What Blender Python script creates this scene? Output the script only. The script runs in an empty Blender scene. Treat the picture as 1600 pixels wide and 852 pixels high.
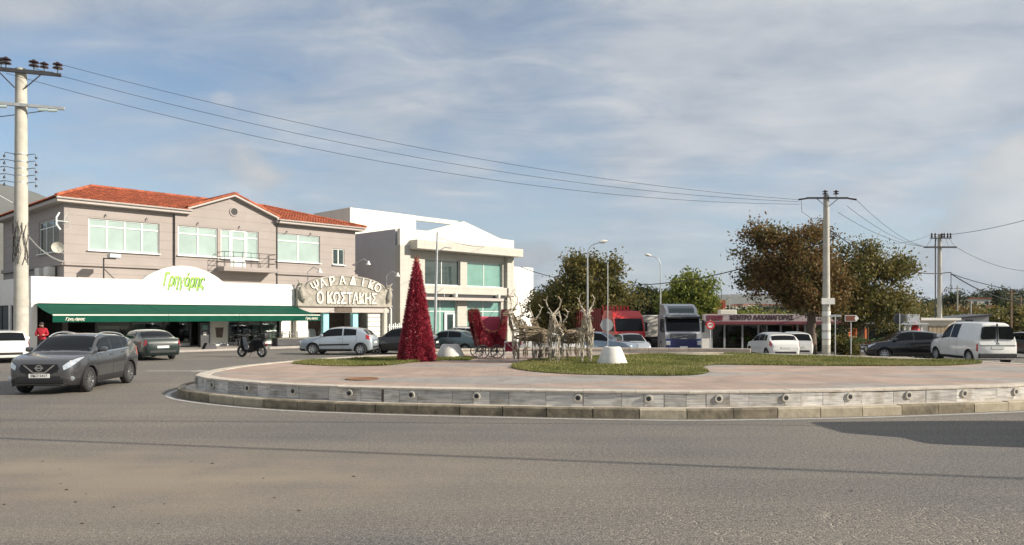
import bpy, bmesh, math, random
import numpy as np
from mathutils import Vector, Matrix
R = math.radians
sc = bpy.context.scene
C = sc.collection
random.seed(7); np.random.seed(7)
# ------------------------------------------------------------------ camera, sky, sun, exposure
F, HZ, H = 1164.0, 493.0, 2.1          # focal length and horizon in photo pixels (1600 wide), eye height in m
cam = bpy.data.cameras.new('camera'); camo = bpy.data.objects.new('camera', cam); C.objects.link(camo)
camo.location = (0, 0, H); camo.rotation_euler = (R(90), 0, 0)
cam.sensor_width = 36; cam.lens = 36*F/1600; cam.shift_y = (HZ-426)/1600; cam.clip_start = .1; cam.clip_end = 9000
sc.camera = camo
SUN_EL = R(26); SUN_AZ = math.atan2(.975, -.22)        # azimuth clockwise from +Y
world = bpy.data.worlds.new('World'); sc.world = world; world.use_nodes = True
def build_world():
    nt = world.node_tree; nt.nodes.clear(); N = nt.nodes.new; L = nt.links.new
    out = N('ShaderNodeOutputWorld'); bg = N('ShaderNodeBackground'); L(bg.outputs[0], out.inputs[0])
    bg.inputs[1].default_value = .096
    sky = N('ShaderNodeTexSky'); sky.sky_type = 'NISHITA'; sky.sun_disc = False
    sky.sun_elevation = SUN_EL; sky.sun_rotation = SUN_AZ; sky.air_density = 1.0; sky.dust_density = .8; sky.ozone_density = 1.6
    tc = N('ShaderNodeTexCoord'); sep = N('ShaderNodeSeparateXYZ'); L(tc.outputs['Generated'], sep.inputs[0])
    def m(op, a, b=None, clamp=False):
        n = N('ShaderNodeMath'); n.operation = op; n.use_clamp = clamp
        for i, v in enumerate((a, b)):
            if v is None: continue
            if isinstance(v, (int, float)): n.inputs[i].default_value = v
            else: L(v, n.inputs[i])
        return n.outputs[0]
    zz = m('ADD', m('MAXIMUM', sep.outputs[2], 0.0), .13)
    cx = m('DIVIDE', sep.outputs[0], zz); cy = m('DIVIDE', sep.outputs[1], zz)
    cb = N('ShaderNodeCombineXYZ'); L(cx, cb.inputs[0]); L(cy, cb.inputs[1])
    def noise(scale, det, rough, dist=0, off=(0, 0, 0), st=(1, 1, 1)):
        mp = N('ShaderNodeMapping'); mp.inputs['Location'].default_value = off; mp.inputs['Scale'].default_value = st
        L(cb.outputs[0], mp.inputs[0])
        n = N('ShaderNodeTexNoise'); n.inputs['Scale'].default_value = scale; n.inputs['Detail'].default_value = det
        n.inputs['Roughness'].default_value = rough; n.inputs['Distortion'].default_value = dist
        L(mp.outputs[0], n.inputs[0]); return n.outputs[0]
    def ramp(v, stops):
        r = N('ShaderNodeValToRGB'); L(v, r.inputs[0]); e = r.color_ramp.elements
        e[0].position = stops[0][0]; e[0].color = (*stops[0][1], 1); e[1].position = stops[-1][0]; e[1].color = (*stops[-1][1], 1)
        for p, c in stops[1:-1]:
            x = e.new(p); x.color = (*c, 1)
        return r.outputs[0]
    big = noise(SKY['s1'], 3, .5, .35, SKY['o1'], (1, 1.0, 1)); fine = noise(3.1, 8, .62, .5, (3.1, 7.7, 0), (1, 1.5, 1))
    cov = m('ADD', m('MULTIPLY', big, .80), m('MULTIPLY', fine, .20))
    cov = m('ADD', cov, m('MULTIPLY', m('SUBTRACT', sep.outputs[2], .2), SKY['up']))
    mask = ramp(cov, [(SKY['a'], (0, 0, 0)), (SKY['b'], (1, 1, 1))])
    shade = m('ADD', m('MULTIPLY', noise(1.7, 6, .55, .3, (9.2, 1.3, 0), (1, 1.5, 1)), .6), m('MULTIPLY', fine, .4))
    ccol = ramp(shade, [(.34, (2.75, 3.1, 3.6)), (.5, (3.95, 4.15, 4.45)), (.68, (5.3, 5.3, 5.25))])
    hz = N('ShaderNodeMix'); hz.data_type = 'RGBA'
    hzf = m('SUBTRACT', 1.0, m('MULTIPLY', sep.outputs[2], 5.0), True)      # paler towards the horizon
    L(m('MULTIPLY', hzf, .8), hz.inputs[0]); L(sky.outputs[0], hz.inputs[6]); hz.inputs[7].default_value = (3.3, 3.75, 4.45, 1)
    mx = N('ShaderNodeMix'); mx.data_type = 'RGBA'
    L(m('MULTIPLY', mask, .92), mx.inputs[0]); L(hz.outputs[2], mx.inputs[6]); L(ccol, mx.inputs[7])
    # low cumulus bank standing round the horizon
    mp = N('ShaderNodeMapping'); mp.inputs['Scale'].default_value = (2.4, 2.4, 4.2); mp.inputs['Location'].default_value = SKY['o2']; L(tc.outputs['Generated'], mp.inputs[0])
    n3 = N('ShaderNodeTexNoise'); n3.inputs['Scale'].default_value = 1.15; n3.inputs['Detail'].default_value = 7; n3.inputs['Roughness'].default_value = .52; L(mp.outputs[0], n3.inputs[0])
    low = ramp(m('SUBTRACT', n3.outputs[0], m('MULTIPLY', m('MAXIMUM', sep.outputs[2], 0.0), SKY['k'])), [(.455, (0, 0, 0)), (.50, (1, 1, 1))])
    lcol = ramp(n3.outputs[0], [(.46, (2.3, 2.6, 3.0)), (.56, (3.2, 3.35, 3.5)), (.66, (4.9, 4.85, 4.7))])
    m3 = N('ShaderNodeMix'); m3.data_type = 'RGBA'; L(m('MULTIPLY', low, .85), m3.inputs[0]); L(mx.outputs[2], m3.inputs[6]); L(lcol, m3.inputs[7]); L(m3.outputs[2], bg.inputs[0])
SKY = dict(s1=.62, o1=(12.4, 3.3, 0), up=.55, a=.385, b=.57, o2=(1, 9, 2), k=.75)
build_world()
sl = bpy.data.lights.new('sun', 'SUN'); sl.energy = 5.0; sl.angle = R(.53); sl.color = (1, .9, .76)
so = bpy.data.objects.new('sun', sl); C.objects.link(so)
sdir = Vector((math.sin(SUN_AZ)*math.cos(SUN_EL), math.cos(SUN_AZ)*math.cos(SUN_EL), math.sin(SUN_EL)))
so.rotation_euler = sdir.to_track_quat('Z', 'Y').to_euler(); so.location = (40, -20, 40)
sc.view_settings.view_transform = 'Standard'; sc.view_settings.look = 'None'; sc.view_settings.gamma = 1
sc.view_settings.use_curve_mapping = False; sc.view_settings.exposure = .5
sc.render.engine = 'CYCLES'
# ------------------------------------------------------------------ projection helpers (photo pixel -> place in the world)
def ss(a, b, x):
    t = min(1, max(0, (x-a)/(b-a))); return t*t*(3-2*t)
def gz(x, y):                                            # the ground falls gently away behind the island
    return -.6*ss(31, 52, y)*ss(-9, 4, x)
def at(px, py, Y): return Vector(((px-800)/F*Y, Y, H+(HZ-py)/F*Y))
def gp(px, py, z=0):
    Y = (H-z)*F/(py-HZ); return Vector(((px-800)/F*Y, Y, z))
def gxy(px, Y):
    x = (px-800)/F*Y; return Vector((x, Y, gz(x, Y)))
class Fac:                                               # a vertical facade plane: u along it, d behind it
    def __init__(s, px, Y, a): s.a = a; s.c = math.cos(a); s.s = math.sin(a); s.ox = (px-800)/F*Y; s.oy = Y
    def u(s, px, d=0):
        k = (px-800)/F; return (k*s.oy+k*d*s.c-s.ox+d*s.s)/(s.c-k*s.s)
    def z(s, px, py, d=0):
        return H+(HZ-py)/F*(s.oy+s.u(px, d)*s.s+d*s.c)
    def w(s, u, d, z=0): return Vector((s.ox+u*s.c-d*s.s, s.oy+u*s.s+d*s.c, z))
# ------------------------------------------------------------------ mesh helpers
class MB:
    def __init__(s): s.v = []; s.f = []; s.m = []; s.mi = 0
    def add(s, vs, fs):
        b = len(s.v); s.v += [tuple(p) for p in vs]; s.f += [tuple(b+i for i in f) for f in fs]; s.m += [s.mi]*len(fs); return s
    def box(s, x0, x1, y0, y1, z0, z1, bev=0):
        x0, x1 = min(x0, x1), max(x0, x1); y0, y1 = min(y0, y1), max(y0, y1); z0, z1 = min(z0, z1), max(z0, z1)
        if bev <= 0:
            return s.add([(x, y, z) for z in (z0, z1) for x, y in ((x0, y0), (x1, y0), (x1, y1), (x0, y1))],
                  [(3, 2, 1, 0), (4, 5, 6, 7), (0, 1, 5, 4), (1, 2, 6, 5), (2, 3, 7, 6), (3, 0, 4, 7)])
        b = min(bev, (x1-x0)*.45, (y1-y0)*.45, (z1-z0)*.45)
        bm = bmesh.new(); bmesh.ops.create_cube(bm, size=1)
        for v in bm.verts: v.co = ((x0+x1)/2+v.co.x*(x1-x0), (y0+y1)/2+v.co.y*(y1-y0), (z0+z1)/2+v.co.z*(z1-z0))
        bmesh.ops.bevel(bm, geom=bm.edges[:], offset=b, segments=2, affect='EDGES', profile=.5)
        bm.verts.index_update(); s.add([v.co[:] for v in bm.verts], [[v.index for v in f.verts] for f in bm.faces]); bm.free(); return s
    def prism(s, poly, a0, a1, axis='y'):                # poly in the plane across axis: y->(x,z)  x->(y,z)  z->(x,y)
        n = len(poly)
        def P(p, a): return {'y': (p[0], a, p[1]), 'x': (a, p[0], p[1]), 'z': (p[0], p[1], a)}[axis]
        vs = [P(p, a0) for p in poly]+[P(p, a1) for p in poly]
        fs = [tuple(range(n)), tuple(range(2*n-1, n-1, -1))]+[(i, i+n, (i+1) % n+n, (i+1) % n) for i in range(n)]
        return s.add(vs, fs)
    def tube(s, pts, r, seg=8, caps=True):
        pts = [Vector(p) for p in pts]; n = len(pts); rs = r if isinstance(r, (list, tuple)) else [r]*n
        vs = []; up = None
        for i, p in enumerate(pts):
            t = (pts[min(i+1, n-1)]-pts[max(i-1, 0)]).normalized()
            if up is None: up = Vector((0, 0, 1)) if abs(t.z) < .9 else Vector((1, 0, 0))
            a = t.cross(up)
            if a.length < 1e-4: a = t.cross(Vector((.3, .9, .2)))
            a.normalize(); b = a.cross(t).normalized(); up = b
            for k in range(seg):
                q = 2*math.pi*k/seg; vs.append(p+(a*math.cos(q)+b*math.sin(q))*rs[i])
        fs = [(i*seg+k, i*seg+(k+1) % seg, (i+1)*seg+(k+1) % seg, (i+1)*seg+k) for i in range(n-1) for k in range(seg)]
        if caps: fs += [tuple(range(seg))[::-1], tuple((n-1)*seg+k for k in range(seg))]
        return s.add(vs, fs)
    def lathe(s, prof, c=(0, 0, 0), seg=16, axis='z'):
        vs = []
        for r, h in prof:
            for k in range(seg):
                q = 2*math.pi*k/seg; a, b = r*math.cos(q), r*math.sin(q)
                p = {'z': (a, b, h), 'y': (a, h, b), 'x': (h, a, b)}[axis]; vs.append((p[0]+c[0], p[1]+c[1], p[2]+c[2]))
        n = len(prof); closed = prof[0][0] > 1e-6 and prof[-1][0] > 1e-6 and n > 3
        fs = [(i*seg+k, i*seg+(k+1) % seg, (i+1)%n*seg+(k+1) % seg, (i+1)%n*seg+k) for i in range(n if closed else n-1) for k in range(seg)]
        return s.add(vs, fs)
    def wall(s, u0, u1, z0, z1, d0, d1, holes, mp=lambda u, d, z: (u, d, z)):    # wall with through openings
        us = sorted({u0, u1, *[h[0] for h in holes], *[h[1] for h in holes]}); zs = sorted({z0, z1, *[h[2] for h in holes], *[h[3] for h in holes]})
        inh = lambda u, z: any(h[0] < u < h[1] and h[2] < z < h[3] for h in holes)
        nu, nz = len(us)-1, len(zs)-1
        full = lambda i, j: 0 <= i < nu and 0 <= j < nz and not inh((us[i]+us[i+1])/2, (zs[j]+zs[j+1])/2)
        for i in range(nu):
            for j in range(nz):
                if not full(i, j): continue
                a, b, p, q = us[i], us[i+1], zs[j], zs[j+1]
                s.add([mp(a, d0, p), mp(b, d0, p), mp(b, d0, q), mp(a, d0, q)], [(0, 1, 2, 3)])
                s.add([mp(a, d1, p), mp(b, d1, p), mp(b, d1, q), mp(a, d1, q)], [(3, 2, 1, 0)])
                for (di, dj, e) in ((-1, 0, ((a, p), (a, q))), (1, 0, ((b, q), (b, p))), (0, -1, ((b, p), (a, p))), (0, 1, ((a, q), (b, q)))):
                    if not full(i+di, j+dj):
                        (ua, za), (ub, zb) = e
                        s.add([mp(ua, d0, za), mp(ub, d0, zb), mp(ub, d1, zb), mp(ua, d1, za)], [(0, 1, 2, 3)])
        return s
    def mesh(s, name, mats, smooth=None):
        me = bpy.data.meshes.new(name); me.from_pydata(s.v, [], s.f)
        mats = mats if isinstance(mats, (list, tuple)) else [mats]
        for m in mats: me.materials.append(m)
        if len(mats) > 1: me.polygons.foreach_set('material_index', s.m)
        me.validate()
        bm = bmesh.new(); bm.from_mesh(me); bmesh.ops.remove_doubles(bm, verts=bm.verts, dist=1e-5); bmesh.ops.recalc_face_normals(bm, faces=bm.faces); bm.to_mesh(me); bm.free()
        if smooth:
            me.polygons.foreach_set('use_smooth', [True]*len(me.polygons)); me.set_sharp_from_angle(angle=R(smooth))
        return me
    def build(s, name, mats, parent=None, smooth=None, loc=None, rz=0):
        return link(name, s.mesh(name, mats, smooth), parent, loc, rz)
def link(name, me, parent=None, loc=None, rz=0):
    o = bpy.data.objects.new(name, me); C.objects.link(o); o.parent = parent
    if loc is not None: o.location = loc
    if rz: o.rotation_euler = (0, 0, rz)
    return o
def tag(o, label=None, cat=None, group=None, kind=None):
    for k, v in (('label', label), ('category', cat), ('group', group), ('kind', kind)):
        if v: o[k] = v
    return o
def thing(name, label, cat, loc=(0, 0, 0), rz=0, group=None):
    o = bpy.data.objects.new(name, None); C.objects.link(o); o.location = loc; o.rotation_euler = (0, 0, rz); o.empty_display_size = .2
    return tag(o, label, cat, group)
def quads(name, arr, mat, parent=None, k=4):             # arr (n,k,3) numpy -> one mesh
    n = len(arr); me = bpy.data.meshes.new(name); me.vertices.add(n*k); me.vertices.foreach_set('co', arr.astype(np.float32).ravel())
    me.loops.add(n*k); me.loops.foreach_set('vertex_index', np.arange(n*k, dtype=np.int32))
    me.polygons.add(n); me.polygons.foreach_set('loop_start', np.arange(0, n*k, k, dtype=np.int32)); me.polygons.foreach_set('loop_total', np.full(n, k, np.int32))
    me.update(); me.validate(); me.materials.append(mat); return link(name, me, parent)
def textmesh(s, size, ext=.02, shear=0, bold=0):
    cu = bpy.data.curves.new('t', 'FONT'); cu.body = s; cu.size = size; cu.extrude = ext; cu.shear = shear; cu.offset = bold
    cu.resolution_u = 3; cu.align_x = 'CENTER'; cu.align_y = 'CENTER'
    o = bpy.data.objects.new('t', cu); C.objects.link(o)
    dg = bpy.context.evaluated_depsgraph_get(); me = bpy.data.meshes.new_from_object(o.evaluated_get(dg))
    vs = [v.co.copy() for v in me.vertices]; fs = [tuple(p.vertices) for p in me.polygons]
    bpy.data.objects.remove(o); bpy.data.curves.remove(cu); bpy.data.meshes.remove(me); return vs, fs
def addtext(mb, s, size, u, d, z, ext=.02, shear=0, bold=0, rot=0, width=None):   # text facing -d
    vs, fs = textmesh(s, size, ext, shear, bold); k = 1
    if width:
        w = max(v.x for v in vs)-min(v.x for v in vs); k = width/w
    ca, sa = math.cos(rot), math.sin(rot)
    mb.add([(u+v.x*k*ca-v.y*sa, d-v.z, z+v.x*k*sa+v.y*ca) for v in vs], fs); return mb
# ------------------------------------------------------------------ materials
MT = {}
def mat(name, col, rough=.6, metal=0, var=0, scale=3, bump=0, bscale=60, spec=.5, island=0, coat=0, det=4, col2=None, emit=0):
    m = bpy.data.materials.new(name); m.use_nodes = True; nt = m.node_tree; N = nt.nodes.new; L = nt.links.new
    b = nt.nodes['Principled BSDF']; b.inputs['Roughness'].default_value = rough; b.inputs['Metallic'].default_value = metal
    b.inputs['Specular IOR Level'].default_value = spec; b.inputs['Coat Weight'].default_value = coat; b.inputs['Coat Roughness'].default_value = .05
    b.inputs['Base Color'].default_value = (*col, 1); src = None
    tc = N('ShaderNodeTexCoord')
    if var or col2:
        n = N('ShaderNodeTexNoise'); n.inputs['Scale'].default_value = scale; n.inputs['Detail'].default_value = det; n.inputs['Roughness'].default_value = .6
        L(tc.outputs['Object'], n.inputs[0])
        r = N('ShaderNodeValToRGB'); L(n.outputs[0], r.inputs[0]); e = r.color_ramp.elements; e[0].position = .3; e[1].position = .7
        lo = col if col2 else tuple(c*(1-var) for c in col); hi = col2 if col2 else tuple(min(1, c*(1+var)) for c in col)
        e[0].color = (*lo, 1); e[1].color = (*hi, 1); src = r.outputs[0]
    if island:
        g = N('ShaderNodeNewGeometry'); r2 = N('ShaderNodeMapRange'); L(g.outputs['Random Per Island'], r2.inputs[0])
        r2.inputs[3].default_value = 1-island; r2.inputs[4].default_value = 1+island
        hs = N('ShaderNodeHueSaturation'); L(r2.outputs[0], hs.inputs['Value'])
        if src: L(src, hs.inputs['Color'])
        else: hs.inputs['Color'].default_value = (*col, 1)
        src = hs.outputs[0]
    if src: L(src, b.inputs['Base Color'])
    if bump:
        n = N('ShaderNodeTexNoise'); n.inputs['Scale'].default_value = bscale; n.inputs['Detail'].default_value = 5; L(tc.outputs['Object'], n.inputs[0])
        bp = N('ShaderNodeBump'); bp.inputs['Strength'].default_value = bump; bp.inputs['Distance'].default_value = .02
        L(n.outputs[0], bp.inputs['Height']); L(bp.outputs[0], b.inputs['Normal'])
    if emit:
        b.inputs['Emission Color'].default_value = (*col, 1); b.inputs['Emission Strength'].default_value = emit
    MT[name] = m; return m
def leafmat(name, cols, trans=.35):
    m = mat(name, cols[0], .55, spec=.25); nt = m.node_tree; N = nt.nodes.new; L = nt.links.new; b = nt.nodes['Principled BSDF']
    g = N('ShaderNodeNewGeometry'); tc = N('ShaderNodeTexCoord'); n = N('ShaderNodeTexNoise'); n.inputs['Scale'].default_value = .55; n.inputs['Detail'].default_value = 3
    L(tc.outputs['Object'], n.inputs[0])
    a = N('ShaderNodeMath'); a.operation = 'MULTIPLY'; L(g.outputs['Random Per Island'], a.inputs[0]); a.inputs[1].default_value = .5
    s = N('ShaderNodeMath'); s.operation = 'MULTIPLY_ADD'; L(n.outputs[0], s.inputs[0]); s.inputs[1].default_value = 1.6; s.inputs[2].default_value = -.55
    t = N('ShaderNodeMath'); t.operation = 'ADD'; L(a.outputs[0], t.inputs[0]); L(s.outputs[0], t.inputs[1])
    r = N('ShaderNodeValToRGB'); L(t.outputs[0], r.inputs[0]); e = r.color_ramp.elements
    e[0].position = .1; e[0].color = (*cols[0], 1); e[1].position = .9; e[1].color = (*cols[-1], 1)
    for i, c in enumerate(cols[1:-1]): x = e.new(.1+.8*(i+1)/(len(cols)-1)); x.color = (*c, 1)
    L(r.outputs[0], b.inputs['Base Color'])
    tl = N('ShaderNodeBsdfTranslucent'); L(r.outputs[0], tl.inputs[0]); mx = N('ShaderNodeMixShader'); mx.inputs[0].default_value = trans
    L(b.outputs[0], mx.inputs[1]); L(tl.outputs[0], mx.inputs[2]); L(mx.outputs[0], nt.nodes['Material Output'].inputs[0]); return m
def glassmat(name, tint, gloss=.12):                       # see-through shop glass
    m = mat(name, tint); nt = m.node_tree; N = nt.nodes.new; L = nt.links.new
    t = N('ShaderNodeBsdfTransparent'); t.inputs[0].default_value = (*tint, 1); g = N('ShaderNodeBsdfGlossy'); g.inputs['Roughness'].default_value = .02
    fr = N('ShaderNodeFresnel'); fr.inputs[0].default_value = 1.5; ad = N('ShaderNodeMath'); ad.operation = 'ADD'; ad.use_clamp = True; ad.inputs[1].default_value = gloss
    L(fr.outputs[0], ad.inputs[0]); mx = N('ShaderNodeMixShader'); L(ad.outputs[0], mx.inputs[0]); L(t.outputs[0], mx.inputs[1]); L(g.outputs[0], mx.inputs[2])
    L(mx.outputs[0], nt.nodes['Material Output'].inputs[0]); return m
mat('white', (.78, .77, .73), .6, var=.05, scale=2, bump=.03); mat('fascia', (.80, .79, .75), .35, var=.03, scale=1.5)
mat('plaster', (.72, .71, .66), .8, var=.07, scale=1.2, bump=.1); mat('cream', (.68, .66, .58), .8, var=.06, scale=1.5, bump=.08)
mat('frame_white', (.74, .78, .75), .4, var=.04); mat('pane_blind', (.36, .46, .43), .06, spec=.6, var=.1, scale=.8)
mat('pane_teal', (.16, .32, .28), .04, spec=1.0, var=.15, scale=.6); mat('pane_dark', (.03, .05, .05), .03, spec=1.0, var=.3, scale=1.2)
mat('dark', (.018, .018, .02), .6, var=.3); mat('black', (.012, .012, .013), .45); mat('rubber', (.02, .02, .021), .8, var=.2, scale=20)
mat('metal', (.42, .43, .44), .35, .8, var=.1, scale=8); mat('dkmetal', (.07, .07, .075), .45, .5, var=.2); mat('galv', (.45, .47, .48), .45, .6, var=.15, scale=6)
mat('chrome', (.75, .76, .77), .12, 1); mat('alloy', (.5, .51, .52), .3, .9)
mat('concrete', (.43, .41, .36), .85, var=.16, scale=3, bump=.25, bscale=40); mat('concrete_lt', (.52, .50, .44), .85, var=.14, scale=2.5, bump=.2)
mat('pole', (.46, .44, .38), .85, var=.14, scale=2.5, bump=.2); mat('wood', (.22, .15, .09), .8, var=.3, scale=6)
mat('green_awning', (.006, .072, .046), .85, var=.12, scale=1.5, spec=.1); mat('awning_trim', (.55, .58, .52), .6)
mat('tile', (.33, .085, .036), .8, var=.3, scale=1.3, island=.32, bump=.1); mat('soffit', (.46, .42, .39), .7, var=.06)
mat('redwall', (.33, .05, .03), .7, var=.1); mat('stone', (.33, .31, .265), .8, var=.3, scale=4, bump=.4, bscale=14)
mat('letter', (.80, .77, .67), .6, var=.06); mat('letter_dk', (.05, .02, .03), .6); mat('logo_green', (.33, .62, .08), .5, var=.15, scale=3); mat('logo_dk', (.02, .08, .05), .5)
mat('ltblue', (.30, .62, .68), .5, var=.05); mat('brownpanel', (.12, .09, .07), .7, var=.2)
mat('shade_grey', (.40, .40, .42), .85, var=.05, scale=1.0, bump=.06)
mat('taillight', (.42, .02, .02), .12, coat=1, var=.1); mat('orange_light', (.6, .2, .02), .15, coat=1); mat('headlight', (.62, .66, .70), .06, .55, coat=1, var=.25, scale=14)
mat('carglass', (.010, .012, .014), .05, spec=.18); mat('plate', (.72, .73, .70), .4)
mat('twig', (.23, .185, .125), .85, var=.35, scale=9, island=.35); mat('twig_lt', (.42, .375, .30), .85, var=.3, scale=9, island=.3)
mat('bark', (.13, .10, .075), .9, var=.3, scale=6, bump=.5, bscale=20); mat('wire', (.03, .03, .032), .6); mat('porcelain', (.03, .016, .016), .2, coat=.5)
mat('glassins', (.45, .55, .55), .1, spec=.9); mat('skin', (.45, .27, .2), .6); mat('jacket', (.38, .015, .03), .85, var=.25, scale=9, bump=.3); mat('redcloth', (.20, .011, .022), .85, var=.25, scale=9, bump=.3); mat('hair', (.03, .02, .015), .7)
glassmat('shopglass', (.62, .68, .66), .0)
# ------------------------------------------------------------------ setting materials
def asphalt():
    m = mat('asphalt', (.13, .125, .12), .8, spec=.35); nt = m.node_tree; N = nt.nodes.new; L = nt.links.new; b = nt.nodes['Principled BSDF']
    tc = N('ShaderNodeTexCoord'); P = tc.outputs['Object']
    def noise(s, d=4, r=.6, st=None):
        n = N('ShaderNodeTexNoise'); n.inputs['Scale'].default_value = s; n.inputs['Detail'].default_value = d; n.inputs['Roughness'].default_value = r
        if st:
            mp = N('ShaderNodeMapping'); mp.inputs['Scale'].default_value = st; L(P, mp.inputs[0]); L(mp.outputs[0], n.inputs[0])
        else: L(P, n.inputs[0])
        return n.outputs[0]
    def ramp(v, stops):
        r = N('ShaderNodeValToRGB'); L(v, r.inputs[0]); e = r.color_ramp.elements
        e[0].position, e[0].color = stops[0][0], (*stops[0][1], 1); e[1].position, e[1].color = stops[-1][0], (*stops[-1][1], 1)
        for p, c in stops[1:-1]: x = e.new(p); x.color = (*c, 1)
        return r.outputs[0]
    def mix(f, a, bb, mode='MIX'):
        n = N('ShaderNodeMix'); n.data_type = 'RGBA'; n.blend_type = mode
        if isinstance(f, float): n.inputs[0].default_value = f
        else: L(f, n.inputs[0])
        L(a, n.inputs[6]); L(bb, n.inputs[7]); return n.outputs[2]
    sp = noise(55, 3, .75); base = ramp(sp, [(.36, (.05, .048, .046)), (.5, (.15, .143, .134)), (.64, (.36, .34, .31))])
    big = ramp(noise(.16, 5, .6), [(.35, (.80, .81, .84)), (.65, (1.12, 1.08, 1.0))])
    c = mix(1.0, base, big, 'MULTIPLY'); mid = ramp(noise(17, 4, .7), [(.36, (.66, .66, .67)), (.64, (1.28, 1.26, 1.22))]); c = mix(1.0, c, mid, 'MULTIPLY')
    # dusty brown patch where grit has been blown to the outside of the bend
    sx = N('ShaderNodeSeparateXYZ'); L(P, sx.inputs[0])
    gr = N('ShaderNodeTexGradient'); gr.gradient_type = 'SPHERICAL'; mp = N('ShaderNodeMapping'); mp.vector_type = 'TEXTURE'
    mp.inputs['Location'].default_value = (-5.2, 9.6, 0); mp.inputs['Scale'].default_value = (7.2, 3.2, 5); L(P, mp.inputs[0]); L(mp.outputs[0], gr.inputs[0])
    mu = N('ShaderNodeMath'); mu.operation = 'MULTIPLY'; L(gr.outputs[1], mu.inputs[0]); n2 = noise(.9, 5, .6)
    ra = ramp(n2, [(.25, (.5, .5, .5)), (.7, (1.6, 1.6, 1.6))]); L(ra, mu.inputs[1]); mu.use_clamp = True
    dust = ramp(noise(42, 3, .7), [(.3, (.20, .165, .125)), (.7, (.31, .265, .21))]); c = mix(mu.outputs[0], c, dust)
    # long wheel streaks
    st = ramp(noise(1.0, 4, .5, (.10, 1.3, 1)), [(.40, (.92, .92, .93)), (.6, (1.03, 1.03, 1.02))]); c = mix(1.0, c, st, 'MULTIPLY')
    # cracked area
    vo = N('ShaderNodeTexVoronoi'); vo.feature = 'DISTANCE_TO_EDGE'; vo.inputs['Scale'].default_value = 3.2
    wv = N('ShaderNodeVectorMath'); wv.operation = 'ADD'; nz = N('ShaderNodeTexNoise'); nz.inputs['Scale'].default_value = 5; L(P, nz.inputs[0]); L(P, wv.inputs[0])
    ws = N('ShaderNodeVectorMath'); ws.operation = 'SCALE'; ws.inputs['Scale'].default_value = .45; L(nz.outputs[1], ws.inputs[0]); L(ws.outputs[0], wv.inputs[1]); L(wv.outputs[0], vo.inputs[0])
    ck = ramp(vo.outputs[0], [(.0, (1, 1, 1)), (.05, (0, 0, 0))])
    g2 = N('ShaderNodeTexGradient'); g2.gradient_type = 'SPHERICAL'; mp2 = N('ShaderNodeMapping'); mp2.vector_type = 'TEXTURE'
    mp2.inputs['Location'].default_value = (3.9, 7.25, 0); mp2.inputs['Scale'].default_value = (3.8, 1.35, 5); L(P, mp2.inputs[0]); L(mp2.outputs[0], g2.inputs[0])
    mk = N('ShaderNodeMath'); mk.operation = 'MULTIPLY'; L(ck, mk.inputs[0]); L(ramp(g2.outputs[1], [(.05, (0, 0, 0)), (.4, (1, 1, 1))]), mk.inputs[1])
    mk2 = N('ShaderNodeMath'); mk2.operation = 'MULTIPLY'; L(mk.outputs[0], mk2.inputs[0]); L(ramp(noise(2.2, 4), [(.42, (0, 0, 0)), (.60, (1, 1, 1))]), mk2.inputs[1])
    cc = N('ShaderNodeRGB'); cc.outputs[0].default_value = (.31, .275, .23, 1); c = mix(mk2.outputs[0], c, cc.outputs[0])
    L(c, b.inputs['Base Color'])
    hh = N('ShaderNodeMath'); hh.operation = 'MULTIPLY_ADD'; L(mk2.outputs[0], hh.inputs[0]); hh.inputs[1].default_value = -3.0; L(sp, hh.inputs[2])
    bp = N('ShaderNodeBump'); bp.inputs['Strength'].default_value = .55; bp.inputs['Distance'].default_value = .012; L(hh.outputs[0], bp.inputs['Height']); L(bp.outputs[0], b.inputs['Normal'])
    return m
asphalt()
def paving():
    m = mat('paving', (.42, .32, .26), .8); nt = m.node_tree; N = nt.nodes.new; L = nt.links.new; b = nt.nodes['Principled BSDF']
    tc = N('ShaderNodeTexCoord'); P = tc.outputs['Object']
    br = N('ShaderNodeTexBrick'); br.inputs['Scale'].default_value = 1; br.inputs['Brick Width'].default_value = .4; br.inputs['Row Height'].default_value = .4; br.inputs['Mortar Size'].default_value = .008
    br.inputs['Color1'].default_value = (.40, .30, .245, 1); br.inputs['Color2'].default_value = (.35, .27, .225, 1); br.inputs['Mortar'].default_value = (.27, .225, .19, 1); br.offset = .0
    L(P, br.inputs[0])
    def noise(s, st=(1, 1, 1), d=4):
        mp = N('ShaderNodeMapping'); mp.inputs['Scale'].default_value = st; L(P, mp.inputs[0]); n = N('ShaderNodeTexNoise'); n.inputs['Scale'].default_value = s; n.inputs['Detail'].default_value = d; L(mp.outputs[0], n.inputs[0]); return n.outputs[0]
    def ramp(v, a, ca, bb, cb):
        r = N('ShaderNodeValToRGB'); L(v, r.inputs[0]); e = r.color_ramp.elements; e[0].position = a; e[0].color = (*ca, 1); e[1].position = bb; e[1].color = (*cb, 1); return r.outputs[0]
    grey = ramp(noise(6, d=5), .3, (.25, .24, .225), .7, (.34, .32, .30))
    # grey bands laid between the pink fields
    mask = ramp(noise(.55, (.28, 1.2, 1), 2), .53, (0, 0, 0), .56, (1, 1, 1))
    mx = N('ShaderNodeMix'); mx.data_type = 'RGBA'; L(mask, mx.inputs[0]); L(br.outputs[0], mx.inputs[6]); L(grey, mx.inputs[7])
    m2 = N('ShaderNodeMix'); m2.data_type = 'RGBA'; m2.blend_type = 'MULTIPLY'; m2.inputs[0].default_value = 1
    L(mx.outputs[2], m2.inputs[6]); L(ramp(noise(1.3, d=6), .3, (.78, .77, .76), .7, (1.12, 1.1, 1.08)), m2.inputs[7]); L(m2.outputs[2], b.inputs['Base Color'])
    return m
paving()
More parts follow.
